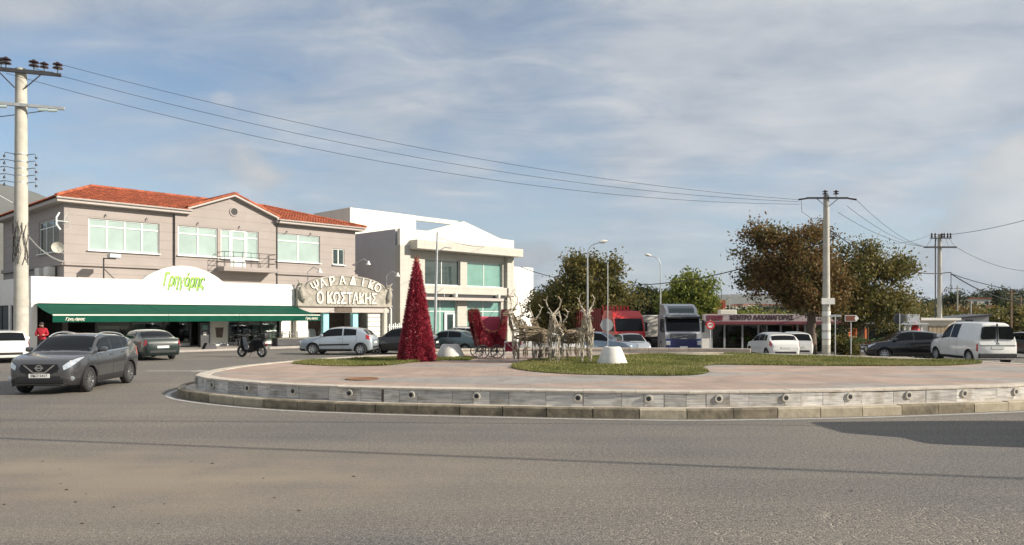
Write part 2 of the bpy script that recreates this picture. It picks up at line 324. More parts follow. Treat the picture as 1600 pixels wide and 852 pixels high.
mat('kerb', (.30, .26, .19), .85, col2=(.44, .39, .29), scale=5, bump=.5, bscale=12)
mat('kerb_dk', (.10, .085, .06), .85, col2=(.27, .23, .16), scale=4, bump=.5, bscale=12)
def marble():
    m = mat('marble', (.5, .49, .46), .55); nt = m.node_tree; N = nt.nodes.new; L = nt.links.new; b = nt.nodes['Principled BSDF']
    tc = N('ShaderNodeTexCoord'); g = N('ShaderNodeObjectInfo'); va = N('ShaderNodeVectorMath'); va.operation = 'ADD'
    sc3 = N('ShaderNodeMath'); sc3.operation = 'MULTIPLY'; sc3.inputs[1].default_value = 40; L(g.outputs['Random'], sc3.inputs[0]); cmb = N('ShaderNodeCombineXYZ'); L(sc3.outputs[0], cmb.inputs[0]); L(sc3.outputs[0], cmb.inputs[2])
    L(tc.outputs['Object'], va.inputs[0]); L(cmb.outputs[0], va.inputs[1])
    mp = N('ShaderNodeMapping'); mp.inputs['Scale'].default_value = (1.6, 1.6, 26); L(va.outputs[0], mp.inputs[0])
    n = N('ShaderNodeTexNoise'); n.inputs['Scale'].default_value = 1; n.inputs['Detail'].default_value = 6; n.inputs['Roughness'].default_value = .65; n.inputs['Distortion'].default_value = .6; L(mp.outputs[0], n.inputs[0])
    r = N('ShaderNodeValToRGB'); L(n.outputs[0], r.inputs[0]); e = r.color_ramp.elements; e[0].position = .33; e[0].color = (.25, .25, .255, 1); e[1].position = .62; e[1].color = (.60, .58, .54, 1)
    hs = N('ShaderNodeHueSaturation'); mr = N('ShaderNodeMapRange'); L(g.outputs['Random'], mr.inputs[0]); mr.inputs[3].default_value = .78; mr.inputs[4].default_value = 1.2; L(mr.outputs[0], hs.inputs['Value']); L(r.outputs[0], hs.inputs['Color'])
    # grime runs
    n2 = N('ShaderNodeTexNoise'); n2.inputs['Scale'].default_value = 3; n2.inputs['Detail'].default_value = 6; L(va.outputs[0], n2.inputs[0])
    r2 = N('ShaderNodeValToRGB'); L(n2.outputs[0], r2.inputs[0]); r2.color_ramp.elements[0].position = .3; r2.color_ramp.elements[0].color = (.6, .56, .5, 1); r2.color_ramp.elements[1].position = .5; r2.color_ramp.elements[1].color = (1, 1, 1, 1)
    mm = N('ShaderNodeMix'); mm.data_type = 'RGBA'; mm.blend_type = 'MULTIPLY'; mm.inputs[0].default_value = 1; L(hs.outputs[0], mm.inputs[6]); L(r2.outputs[0], mm.inputs[7]); L(mm.outputs[2], b.inputs['Base Color'])
    return m
marble()
mat('coping', (.50, .45, .38), .8, var=.2, scale=5, bump=.3, bscale=15); mat('paint_line', (.50, .49, .46), .7, col2=(.30, .29, .27), scale=7)
mat('soil', (.16, .17, .06), .95, col2=(.22, .20, .09), scale=2.5); mat('field', (.15, .13, .08), .95, col2=(.09, .11, .045), scale=.05)
mat('pavement', (.36, .33, .30), .85, var=.14, scale=4, bump=.2); leafmat('grass', [(.09, .11, .025), (.16, .18, .045), (.24, .24, .08), (.30, .27, .12)], .3)
# ------------------------------------------------------------------ ground, road
def sheet(name, xs, ys, dz, m, hole=None):
    mb = MB(); nx, ny = len(xs), len(ys)
    mb.add([(x, y, gz(x, y)+dz) for y in ys for x in xs], [(j*nx+i, j*nx+i+1, (j+1)*nx+i+1, (j+1)*nx+i) for j in range(ny-1) for i in range(nx-1)])
    return tag(mb.build(name, m, smooth=60), kind='structure')
def spread(a, b, mid, n): return sorted(set([a, b]+list(mid)))
sheet('ground', [-3500, -900, -300, -140]+[x for x in range(-30, 31, 3)]+[140, 300, 900, 3500], [-300, -60, -20]+[y for y in range(0, 100, 3)]+[130, 200, 400, 1000, 3500], -.03, MT['field'])
road = sheet('road', [-90, -60]+[x*1.0 for x in range(-30, 31, 2)]+[60, 90], [-25, -10]+[y*1.0 for y in range(0, 84, 2)], 0, MT['asphalt'])
# ------------------------------------------------------------------ traffic island
CT = [(-2.84, 16.5), (0, 15.98), (1.4, 15.74), (2.86, 15.6), (4.0, 15.58), (5.92, 15.78), (7.43, 16.02), (8.84, 16.35), (10.26, 16.7), (11.75, 17.15), (14.2, 18.4), (16, 20.2), (17, 22.8), (16.4, 25.8),
      (14, 29), (10, 31.3), (5, 32.3), (0, 32), (-4.2, 30.6), (-6.8, 28.2), (-8.0, 25.6), (-8.6, 23.5), (-8.75, 21.5), (-8.4, 19.8), (-7.3, 18.55), (-5.2, 17.25)]
def catmull(pts, n, closed=True):
    out = []; m = len(pts)
    for i in range(m if closed else m-1):
        g = lambda k: Vector(pts[k % m]) if closed else Vector(pts[max(0, min(m-1, k))])
        p0, p1, p2, p3 = g(i-1), g(i), g(i+1), g(i+2)
        for j in range(n):
            t = j/n; out.append(.5*((2*p1)+(p2-p0)*t+(2*p0-5*p1+4*p2-p3)*t*t+(3*p1-p0-3*p2+p3)*t**3))
    if not closed: out.append(Vector(pts[-1]))
    return out
OUT = catmull(CT, 24)
class Loop:
    def __init__(s, pts):
        s.p = pts; s.n = len(pts); s.cum = [0]
        for i in range(s.n): s.cum.append(s.cum[-1]+(pts[(i+1) % s.n]-pts[i]).length)
        s.len = s.cum[-1]
    def at(s, d, off=0):                               # point at arc length d, pushed outwards by off
        d %= s.len; lo, hi = 0, s.n
        while hi-lo > 1:
            mid = (lo+hi)//2
            if s.cum[mid] <= d: lo = mid
            else: hi = mid
        a, b = s.p[lo], s.p[(lo+1) % s.n]; t = (d-s.cum[lo])/max(1e-9, s.cum[lo+1]-s.cum[lo]); q = a.lerp(b, t)
        a2, b2 = s.p[(lo-1) % s.n], s.p[(lo+2) % s.n]; tg = (b2-a2).normalized(); return q+Vector((tg.y, -tg.x))*off
LP = Loop(OUT); ZT, ZK = .51, .2
mb = MB(); n = 240
ring = [LP.at(LP.len*i/n, -.10) for i in range(n)]
mb.add([(p.x, p.y, ZT-.012) for p in ring]+[(p.x, p.y, -.2) for p in ring], [tuple(range(n))]+[(i, i+n, (i+1) % n+n, (i+1) % n) for i in range(n)])
island = tag(mb.build('traffic_island', MT['paving']), kind='structure')
# apron between kerb and wall
mb = MB(); off = [(.36, ZK-.02), (-.12, ZK-.02)]
vs = [(p.x, p.y, z) for o, z in off for p in (LP.at(LP.len*i/n, o) for i in range(n))]
mb.add(vs, [(i, (i+1) % n, (i+1) % n+n, i+n) for i in range(n)]); mb.build('apron', MT['coping'], island)
def block(d0, d1, o0, o1, z0, z1, ch=.02, jit=0):       # chamfered stone between two arc lengths
    mb = MB(); vs = []; sec = [(o1, z0), (o1, z1-ch), (o1-ch, z1), (o0, z1), (o0, z0)]
    ja, jb = random.uniform(-jit, jit), random.uniform(-jit, jit)
    for d, j in ((d0, ja), (d1, jb)):
        for o, z in sec:
            p = LP.at(d, o+j); vs.append((p.x, p.y, z))
    k = len(sec); mb.add(vs, [tuple(range(k)), tuple(range(2*k-1, k-1, -1))]+[(i, i+k, (i+1) % k+k, (i+1) % k) for i in range(k)]); return mb
nk = int(LP.len/.92); dk = LP.len/nk
for i in range(nk):
    block(i*dk+.009, (i+1)*dk-.009, .30, .47, -.12, ZK+random.uniform(-.008, .008), .025, .007).build('kerb_stone', MT['kerb_dk'] if random.random() < .55 else MT['kerb'], island)
dd = 0; nd = []
while dd < LP.len-.3:
    w = random.choice([.36, .42, .46, .5, .62, .8]); nd.append((dd, min(dd+w, LP.len))); dd += w
for a, b in nd:
    block(a+.004, b-.004, -.11, random.uniform(-.006, .004), ZK-.02, ZT-.045+random.uniform(-.002, .002), .004, .002).build('wall_slab', MT['marble'], island)
nc = int(LP.len/1.1); dc = LP.len/nc
for i in range(nc):
    if random.random() < .0: continue
    block(i*dc+.004, (i+1)*dc-.004, -.34, .022, ZT-.043, ZT+random.uniform(-.004, .004), .008, .002).build('coping_stone', MT['coping'], island)
# recessed round wall lights
d0 = min((abs((q := LP.at(s*.05)).x-1.41)+abs(q.y-15.74), s*.05) for s in range(int(LP.len/.05)))[1]
me_r = MB().lathe([(.045, .0), (.075, .0), (.085, .012), (.085, .022), (.05, .022)], seg=18, axis='y').mesh('wall_light', MT['concrete'], 40)
me_d = MB().lathe([(.0, -.028), (.05, -.028), (.05, -.012), (.0, -.012)], seg=14, axis='y').mesh('lens', MT['dark'])
me_r = MB().lathe([(.05, .03), (.05, -.03), (.078, -.03), (.088, -.02), (.088, .03)], seg=18, axis='y').mesh('wall_light', MT['concrete'], 40)
for k in range(int(LP.len/1.47)):
    d = d0+k*1.47; p = LP.at(d, .006); q = LP.at(d+.1)-LP.at(d-.1); a = math.atan2(q.y, q.x)
    o = link('wall_light', me_r, island, (p.x, p.y, .355), a); link('lens', me_d, o)
# painted edge line on the road
mb = MB(); m2 = 200
vs = [(p.x, p.y, gz(p.x, p.y)+.005) for o in (.62, .75) for p in (LP.at(LP.len*i/m2, o+.05*math.sin(i*.7)*0) for i in range(m2))]
mb.add(vs, [(i, (i+1) % m2, (i+1) % m2+m2, i+m2) for i in range(m2)]); mb.build('edge_line', MT['paint_line'], road)
# lane arrow on the road by the shops
mb = MB(); c = gp(283, 580)
P2 = lambda x, y: (c.x+x, c.y+y, .006)
mb.add([P2(-1.3, -.1), P2(.5, -.1), P2(.5, .1), P2(-1.3, .1), P2(.5, -.38), P2(1.5, 0), P2(.5, .38)], [(0, 1, 2, 3), (4, 5, 6)]); mb.build('lane_arrow', MT['paint_line'], road)
# small debris on the road
mat('debris', (.09, .07, .05), .9, island=.4)
mb = MB()
for _ in range(26):
    px, py = random.gauss(220, 130), random.gauss(765, 26)
    if random.random() < .35: px, py = random.uniform(60, 1540), random.uniform(690, 840)
    if py < 680: continue
    p = gp(px, py); r = random.uniform(.008, .028); a0 = random.uniform(0, 6)
    mb.add([(p.x+r*random.uniform(.6, 1.6)*math.cos(a0+k*1.257), p.y+r*random.uniform(.5, 1.2)*math.sin(a0+k*1.257), .004) for k in range(5)]+[(p.x, p.y, .004+r*.45)], [(k, (k+1) % 5, 5) for k in range(5)])
tag(mb.build('road_debris', MT['debris']), 'scattered dry leaves and grit lying on the asphalt', 'debris', kind='stuff')
# ------------------------------------------------------------------ lawns on the island
def inside(poly, X, Y):
    n = len(poly); r = np.zeros(len(X), bool)
    for i in range(n):
        x0, y0 = poly[i][:2]; x1, y1 = poly[(i+1) % n][:2]
        c = ((y0 > Y) != (y1 > Y)) & (X < (x1-x0)*(Y-y0)/((y1-y0) or 1e-9)+x0); r ^= c
    return r
def lawn(pts, n, label, h=.085):
    poly = [gp(x, y, ZT) for x, y in pts]; poly = catmull([(p.x, p.y) for p in poly], 6)
    mb = MB().add([(p.x, p.y, ZT+.004) for p in poly], [tuple(range(len(poly)))]); base = mb.build('turf', MT['soil'], island)
    xs = [p[0] for p in poly]; ys = [p[1] for p in poly]
    X = np.random.uniform(min(xs), max(xs), n*3); Y = np.random.uniform(min(ys), max(ys), n*3); k = inside(poly, X, Y); X, Y = X[k][:n], Y[k][:n]; m = len(X)
    a = np.random.uniform(0, 6.28, m); w = np.random.uniform(.010, .022, m); hh = h*np.random.uniform(.4, 1.25, m)*(.75+.5*np.sin(X*1.7+Y)*np.sin(Y*1.3)); lx, ly = np.random.normal(0, .035, (2, m))
    A = np.zeros((m, 3, 3)); A[:, 0] = np.c_[X-w*np.cos(a), Y-w*np.sin(a), np.full(m, ZT)]; A[:, 1] = np.c_[X+w*np.cos(a), Y+w*np.sin(a), np.full(m, ZT)]; A[:, 2] = np.c_[X+lx, Y+ly, ZT+np.maximum(hh, .02)]
    g = quads('grass', A, MT['grass'], None, 3); tag(g, label, 'grass', kind='stuff')
lawn([(799, 573), (830, 580), (900, 584.5), (1000, 586.5), (1080, 586), (1108, 581), (1098, 574), (1120, 570), (1200, 570.5), (1300, 571.5), (1400, 571.5), (1480, 571), (1535, 567), (1480, 564), (1390, 562), (1300, 559), (1250, 556), (1150, 554), (1000, 555), (900, 558), (830, 564)],
     110000, 'large sunlit lawn under the reindeer reaching across the island')
lawn([(456, 567), (520, 571.5), (600, 571), (648, 566), (700, 563), (735, 562.5), (735, 558), (690, 556), (630, 557), (540, 562)], 26000, 'narrow strip of lawn in front of the red cone tree')
# rusty manhole lid in the paving and a pile of planks
c = gp(566, 592, ZT); mat('rust', (.22, .11, .05), .85, var=.4, scale=8, bump=.4)
mh = MB().lathe([(0, 0), (.42, 0), (.42, .012), (.36, .014), (.35, .009), (0, .009)], seg=28).build('manhole_cover', MT['rust'], None, 40, (c.x, c.y, ZT-.002)); tag(mh, 'round rusty manhole cover set in the pink island paving', 'manhole cover')
mat('plank', (.48, .43, .34), .85, var=.25, scale=5, bump=.2)
for i, (px, py, L_, a, s) in enumerate([(1075, 555, 2.6, .02, 'lowest'), (1085, 554.5, 2.3, -.05, 'middle'), (1118, 556.5, 1.5, .12, 'splayed')]):
    c = gp(px, py, ZT); z = ZT+.005+i*.047*(i < 2)
    o = MB().box(-L_/2, L_/2, -.1, .1, 0, .045, .004).build('plank', MT['plank'], None, 40, (c.x, c.y, z), a)
    tag(o, f'{s} pale timber plank dumped on the grass at the back of the island', 'plank', 'planks dumped on the grass')
# low pale rim wall along the back of the island
rim = thing('rim_wall', 'low pale rim wall along the far edge of the island', 'wall', (0, 0, 0)); k0 = min(range(400), key=lambda i: (LP.at(i*LP.len/400)-Vector((10, 31.3))).length)*LP.len/400; k1 = min(range(400), key=lambda i: (LP.at(i*LP.len/400)-Vector((-3.4, 31))).length)*LP.len/400
nn = 16
for i in range(nn):
    a, b = k0+(k1-k0)*i/nn, k0+(k1-k0)*(i+1)/nn
    block(a+.006, b-.006, -.42, -.16, ZT-.01, ZT+.13, .02, .002).build('stone_block', MT['concrete_lt'], rim)
    block(a+.008, b-.008, -.46, -.12, ZT+.13, ZT+.2, .012, .002).build('coping_stone', MT['coping'], rim)
# pavement before the shops
# ------------------------------------------------------------------ building A: grey upper storey over the coffee shop
AN = math.atan2(1164, 1100); FA = Fac(49, 41, AN); FB = Fac(625, 62, AN)
def scored():
    m = mat('greywall', (.355, .315, .295), .85, var=.06, scale=.9, bump=.08); nt = m.node_tree; N = nt.nodes.new; L = nt.links.new; b = nt.nodes['Principled BSDF']
    src = b.inputs['Base Color'].links[0].from_socket; tc = N('ShaderNodeTexCoord'); s = N('ShaderNodeSeparateXYZ'); L(tc.outputs['Object'], s.inputs[0])
    def m_(op, a, bb): n = N('ShaderNodeMath'); n.operation = op; L(a, n.inputs[0]) if not isinstance(a, float) else None; n.inputs[1].default_value = bb; return n.outputs[0]
    f = m_('LESS_THAN', m_('FRACT', m_('MULTIPLY', s.outputs[2], 1/.58), 0), .05)
    mx = N('ShaderNodeMix'); mx.data_type = 'RGBA'; mm = m_('MULTIPLY', f, .5); L(mm, mx.inputs[0]); L(src, mx.inputs[6]); mx.inputs[7].default_value = (.17, .15, .14, 1); L(mx.outputs[2], b.inputs['Base Color'])
scored()
def window(root, u0, u1, z0, z1, d, cols, tr, fm='frame_white', pm='pane_blind', fw=.07, mp=None, sill=True, name='window', panes=None):
    mp = mp or (lambda u, d, z: (u, d, z)); fb = MB()
    def bx(a, b, c, e, p, q):
        k = MB().box(a, b, c, e, p, q); fb.add([mp(*v) for v in k.v], k.f)
    bx(u0, u1, d-.04, d+.05, z0, z0+fw); bx(u0, u1, d-.04, d+.05, z1-fw, z1); bx(u0, u0+fw, d-.038, d+.048, z0+fw, z1-fw); bx(u1-fw, u1, d-.038, d+.048, z0+fw, z1-fw)
    zt = z1-(z1-z0)*tr if tr else None
    if zt: bx(u0+fw, u1-fw, d-.036, d+.046, zt-fw/2, zt+fw/2)
    us = [u0+fw]
    for i in range(1, cols):
        x = u0+(u1-u0)*i/cols; bx(x-fw*.6, x+fw*.6, d-.034, d+.044, z0+fw, z1-fw); us += [x-fw*.6, x+fw*.6]
    us.append(u1-fw)
    if sill: bx(u0-.06, u1+.06, d-.26, d-.03, z0-.06, z0)
    w = fb.build(name, MT[fm], root); zs = [(z0+fw, zt-fw/2), (zt+fw/2, z1-fw)] if zt else [(z0+fw, z1-fw)]; k = 0
    for a, b in zip(us[0::2], us[1::2]):
        for p, q in zs:
            pb = MB(); t = random.uniform(-.006, .006); pb.add([mp(a, d+t, p), mp(b, d-t, p), mp(b, d-t, q), mp(a, d+t, q)], [(0, 1, 2, 3)])
            pb.build('pane', MT[panes[k % len(panes)] if panes else pm], w); k += 1
    return w
A = thing('shop_building', 'two storey grey building with terracotta tiled roof and white ground floor shop front', 'building', FA.w(0, 0), AN)
DU = 2.5; uL, uR = FA.u(100, DU), FA.u(555, DU); b0, b1 = FA.u(272, DU), FA.u(428, DU); ZE = 8.85; DB = DU+14; DBAY = DU-.18
up = lambda px: FA.u(px, DU); ub = lambda px: FA.u(px, DBAY)
W1 = (up(138), up(249), 6.08, 8.05); W4 = (up(431.5), up(500), 6.08, 8.15); WS = (up(520), up(538), FA.z(529, 414, DU), FA.z(529, 389, DU))
mb = MB().wall(uL, b0, 4.1, ZE, DU, DU+.3, [W1]); mb.build('front_wall', MT['greywall'], A)
MB().wall(b1, uR, 4.1, ZE, DU, DU+.3, [W4, WS]).build('front_wall', MT['greywall'], A)
W2 = (ub(278), ub(340), 6.08, 8.05); W3 = (ub(345), ub(404), 5.45, 8.05)
ZG = 9.2; bay = MB().wall(b0, b1, 4.1, ZG-.02, DBAY, DBAY+.35, [W2, W3])
g0, gm, g1, ZP = ub(296), ub(364), ub(430), 10.35
bay.prism([(g0, ZG-.02), (b1, ZG-.02), (b1, ZG), (gm, ZP), (g0, ZG)], DBAY, DBAY+.35); bay.build('gable_bay', MT['greywall'], A); ZP_TOP = ZP+.12
mp_side = lambda u, d, z: (uL+d, u, z)                    # left side wall
sw = (DU+1.0, DU+5.2, 6.0, 8.05)
MB().wall(DU+.3, DB, 0, ZE, 0, .3, [sw], mp_side).build('side_wall', MT['greywall'], A)
MB().box(uR-.3, uR, DU+.3, DB, 0, ZE).build('end_wall', MT['greywall'], A); MB().box(uL, uR, DB-.3, DB-.002, 0, ZE-.01).build('back_wall', MT['greywall'], A)
MB().box(uL+.32, uR-.32, DU+1.6, DU+1.7, 4.3, ZE-.02).build('inner_wall', MT['plaster'], A); MB().box(uL+.31, uR-.31, DU+.31, DB-.31, 4.2, 4.3).build('floor_slab', MT['concrete'], A)
window(A, *W1, DU+.12, 4, .24); window(A, *W4, DU+.12, 2, .26); window(A, *WS, DU+.1, 2, 0, pm='pane_dark'); window(A, *W2, DBAY+.12, 2, .26)
# balcony door between two side lights
w3 = W3; s1, s2 = ub(361), ub(385)
window(A, w3[0], s1-.02, 6.05, w3[3], DBAY+.12, 1, .24); window(A, s2+.02, w3[1], 6.05, w3[3], DBAY+.12, 1, .24)
window(A, s1, s2, w3[2], w3[3], DBAY+.1, 1, .22, fw=.11, sill=False, name='balcony_door')
MB().box(w3[0]+.001, s1-.021, DBAY+.06, DBAY+.3, 5.45, 5.99).build('parapet_panel', MT['greywall'], A); MB().box(s2+.021, w3[1]-.001, DBAY+.06, DBAY+.3, 5.45, 5.99).build('parapet_panel', MT['greywall'], A)
MB().box(s1+.11, s2-.11, DBAY+.03, DBAY+.09, 5.56, 6.2).build('door_panel', MT['frame_white'], A)
window(A, *sw, -.0, 3, .22, mp=lambda u, d, z: (uL+d+.12, u, z), pm='pane_dark')
for a, b in ((uL-.12, b0-.01), (b1+.01, uR+.12)):
    MB().box(a, b, DU-.16, DU+.002, 5.1, 5.36, .02).build('ledge', MT['greywall'], A)
MB().box(uL-.16, uL+.002, DU-.16, DB, 5.1, 5.36, .02).build('ledge', MT['greywall'], A)
# eaves
for a, b, c, d_ in ((uL-.5, g0-.0, DU-.5, DU+.1), (g1, uR+.6, DU-.5, DU+.1), (uL-.5, uL+.1, DU+.1, DB+.5), (uR-.1, uR+.6, DU+.1, DB+.5)):
    MB().box(a, b, c, d_, ZE-.03, ZE+.2, .02).build('eave', MT['soffit'], A)
for a, b in ((uL-.55, g0+.05), (g1-.05, uR+.65)):
    MB().tube([(a, DU-.56, ZE+.2), (b, DU-.56, ZE+.2)], .07, 8).build('gutter', MT['soffit'], A, 40)
MB().tube([(b1+.12, DU-.62, ZE+.2), (b1+.12, DU-.2, ZE-.35), (b1+.12, DU-.2, 4.2)], .055, 8).build('downpipe', MT['dkmetal'], A, 40)
MB().tube([(b0-.0, DU-.06, ZE-.1), (b0, DU-.06, 4.2)], .03, 6).build('downpipe', MT['dkmetal'], A, 40)
# round vent
vc = (ub(365.5), DBAY-.02, FA.z(365.5, 331, DBAY)); vt = MB().lathe([(.24, -.03), (.33, -.03), (.33, .03), (.24, .03)], vc, 24, 'y').build('vent_ring', MT['greywall'], A, 40)
MB().lathe([(.0, .0), (.25, .0), (.25, .012), (0, .012)], (vc[0], vc[1]-.0, vc[2]), 20, 'y').build('vent_louvre', MT['dark'], vt)
for px, dpt in ((165, DU), (229, DU), (309, DBAY), (374, DBAY), (448, DU), (485, DU)):
    MB().tube([(FA.u(px, dpt), dpt, 8.32), (FA.u(px, dpt), dpt-.12, 8.32), (FA.u(px, dpt), dpt-.14, 8.2)], .035, 6).build('wall_spout', MT['dkmetal'], A, 40)
# roof
E = dict(u0=uL-.58, u1=uR+.68, d0=DU-.58, d1=DB+.55); RD = DU+5.2; zr0 = ZE+.2; ra = FA.u(143, RD); RISE = FA.z(143, 293, RD)-zr0; rb = E['u1']-(RD-E['d0'])*1.0; sl_ = RISE/(RD-E['d0'])
kv = (ZP_TOP-zr0)/sl_; va_ = (gm, E['d0']+kv, ZP_TOP)
P_ = {'a': (E['u0'], E['d0'], zr0), 'b': (E['u1'], E['d0'], zr0), 'c': (E['u1'], E['d1'], zr0), 'd': (E['u0'], E['d1'], zr0), 'e': (ra, RD, zr0+RISE), 'f': (rb, RD, zr0+RISE), 'g': (g0-.25, E['d0'], zr0), 'h': va_, 'i': (g1+.25, E['d0'], zr0), 'm': (ra, E['d1']-4, zr0+RISE), 'n': (rb, E['d1']-4, zr0+RISE)}
roof = MB().add([P_[k] for k in 'abcdefghimn'], [(0, 6, 7, 4), (7, 8, 1, 5), (4, 7, 5), (1, 2, 10, 5), (2, 3, 9, 10), (3, 0, 4, 9), (4, 5, 10, 9)]).build('roof', MT['tile'], A)
def tiles(mb, org, ax, upv, w, h, test, tw=.23, th=.38, r=.088):    # barrel tiles laid on a slope: ax along the eave, upv up the slope
    ax, upv = Vector(ax).normalized(), Vector(upv).normalized(); nn = ax.cross(upv).normalized(); nn = nn if nn.z > 0 else -nn
    for j in range(int(h/th)+1):
        for i in range(int(w/tw)):
            uc, vc_ = (i+.5)*tw, j*th
            if not test(uc, vc_+th*.5): continue
            js = random.uniform(-.012, .012); row = []
            for vv, lift, rr in ((vc_-.03, .045, r*1.1), (vc_+th, .012, r*.92)):
                for k in range(5):
                    q = math.pi*k/4; row.append(Vector(org)+ax*(uc+js+math.cos(q)*rr)+upv*vv+nn*(lift+math.sin(q)*rr*.9))
            mb.add(row, [(k, k+1, k+6, k+5) for k in range(4)]+[(0, 1, 2, 3, 4)])
L1 = E['u1']-E['u0']; dR = RD-E['d0']; S1 = math.hypot(dR, RISE); tm = MB(); gu0, gu1, gum = g0-.25-E['u0'], g1+.25-E['u0'], gm-E['u0']
def t_front(u, v):
    f = v/S1
    if f > 1 or u < f*(ra-E['u0']) or u > L1-f*(E['u1']-rb): return False
    k = f*dR; lim = kv*min((u-gu0)/(gum-gu0), (gu1-u)/(gu1-gum)); return k > lim
tiles(tm, P_['a'], (1, 0, 0), (0, dR, RISE), L1, S1, t_front)
wl = ra-E['u0']; SL_ = math.hypot(wl, RISE); LD = E['d1']-E['d0']; tiles(tm, P_['a'], (0, 1, 0), (wl, 0, RISE), LD, SL_, lambda u, v: v < SL_ and u > v/SL_*dR and u < LD-v/SL_*4)
wl2 = E['u1']-rb; SR_ = math.hypot(wl2, RISE); tiles(tm, P_['b'], (0, 1, 0), (-wl2, 0, RISE), LD, SR_, lambda u, v: v < SR_ and u > v/SR_*dR and u < LD-v/SR_*4)
# gable roof over the bay
gd0 = DBAY-.35; gl = kv+.6; gs = (ZP-ZG)/(gm-g0)
hu = math.hypot(gm-g0+.25, (gm-g0+.25)*gs)
gr = MB()
for s, ue in ((1, g0-.25), (-1, g1+.25)):
    z_e = ZP+.12-abs(gm-ue)*gs
    gr.add([(ue, gd0, z_e), (gm, gd0, ZP+.12), (gm, E['d0']+kv+.3, ZP+.12), (ue, gd0+.5, z_e), (ue, gd0, z_e-.12), (gm, gd0, ZP), (gm, E['d0']+kv+.3, ZP), (ue, gd0+.5, z_e-.12)], [(0, 1, 2, 3), (7, 6, 5, 4), (0, 4, 5, 1), (3, 2, 6, 7), (0, 3, 7, 4)])
    tiles(tm, (ue, gd0, z_e), (0, 1, 0), (s*1, 0, gs), kv, abs(gm-ue)*math.sqrt(1+gs*gs), lambda u, v, hh=abs(gm-ue)*math.sqrt(1+gs*gs): u < .45+(kv-.3)*v/hh)
gr.build('gable_roof', MT['soffit'], A)
def ridge(mb, a, b, r=.11):
    a, b = Vector(a), Vector(b); n_ = int((b-a).length/.36)
    for i in range(n_): mb.tube([a.lerp(b, i/n_), a.lerp(b, (i+1.12)/n_)], [r*.92, r*1.08], 8)
rm = MB()
for a, b in (('a', 'e'), ('e', 'm'), ('e', 'f'), ('b', 'f')): ridge(rm, Vector(P_[a])+Vector((0, 0, .1)), Vector(P_[b])+Vector((0, 0, .1)))
ridge(rm, (gm, gd0, ZP+.2), (gm, gd0+kv, ZP+.2)); ridge(rm, (g0-.25, gd0+.06, ZP+.2-abs(gm-g0+.25)*gs), (gm, gd0+.06, ZP+.2), .09); ridge(rm, (g1+.25, gd0+.06, ZP+.2-abs(gm-g1-.25)*gs), (gm, gd0+.06, ZP+.2), .09)
tt = tm.build('roof_tiles', MT['tile'], roof, 50); tt['kind'] = 'stuff'; t2 = rm.build('ridge_tiles', MT['tile'], roof, 50); t2['kind'] = 'stuff'
# balcony
ba, bb = ub(338), ub(421); MB().box(ba, bb, DBAY-1.15, DBAY+.01, 5.12, 5.42, .02).build('balcony_slab', MT['greywall'], A)
rl = MB()
ps = [(ba+.05, DBAY-.05), (ba+.05, DBAY-1.08), (bb-.05, DBAY-1.08), (bb-.05, DBAY-.05)]
for z in (5.75, 6.1, 6.42): rl.tube([(x, y, z) for x, y in ps], .022, 6)
for i in range(3):
    p, q = Vector(ps[i]), Vector(ps[i+1]); k_ = max(1, int((q-p).length/.55))
    for j in range(k_+1): r_ = p.lerp(q, j/k_); rl.tube([(r_.x, r_.y, 5.42), (r_.x, r_.y, 6.42)], .016, 6)
rl.build('railing', MT['dkmetal'], A, 40)
# ground floor shop
uE = FA.u(460, 0); ZF = FA.z(49, 431.6); zA = 2.78
MB().wall(0, 9.4, -.2, ZF-.02, 0, .28, [(.9, 4.4, .3, zA-.08), (4.8, 8.8, .3, zA-.08)], lambda u, d, z: (d, u+.0, z)).build('shop_side_wall', MT['white'], A)
for a_, b_ in ((.9, 4.4), (4.8, 8.8)): window(A, a_, b_, .3, zA-.08, -.0, 2, 0, mp=lambda u, d, z: (.12+d, u, z), fm='dkmetal', pm='pane_dark', sill=False, name='side_glazing')
MB().box(.28, uE, .32, DU+.2, ZF-.45, ZF-.18).build('shop_roof', MT['concrete'], A)
ac = FA.u(285, 0); a0_, a1_ = FA.u(222, 0), FA.u(349, 0); zc = FA.z(285, 415.5); poly = [(-.02, zA), (uE, zA), (uE, ZF)]
for i in range(17):
    q = i/16; u_ = a1_+(a0_-a1_)*q; poly.append((u_, ZF+(zc-ZF)*math.sin(math.pi*q)**.8))
poly.append((-.02, ZF)); MB().prism(poly, -.03, .3).build('fascia', MT['fascia'], A)
# shop logo on the arch
lu, lz = FA.u(286, 0), FA.z(286, 439, 0); wlg = FA.u(318, 0)-FA.u(254, 0)
lg = addtext(MB(), 'Γρηγόρης', 1.15, lu, -.045, lz, .012, .35, .012, -.02, wlg).build('logo', MT['logo_green'], A)
addtext(MB(), 'Γρηγόρης', 1.15, lu+.05, -.036, lz-.03, .004, .35, .02, -.02, wlg*1.02).build('logo_outline', MT['logo_dk'], lg)  # dark printed outline behind the green script
MB().prism([(lu-.3, lz-.52), (lu+1.1, lz-.42), (lu+1.35, lz-.18), (lu+1.0, lz-.36)], -.05, -.035).build('swoosh', MT['logo_green'], lg)
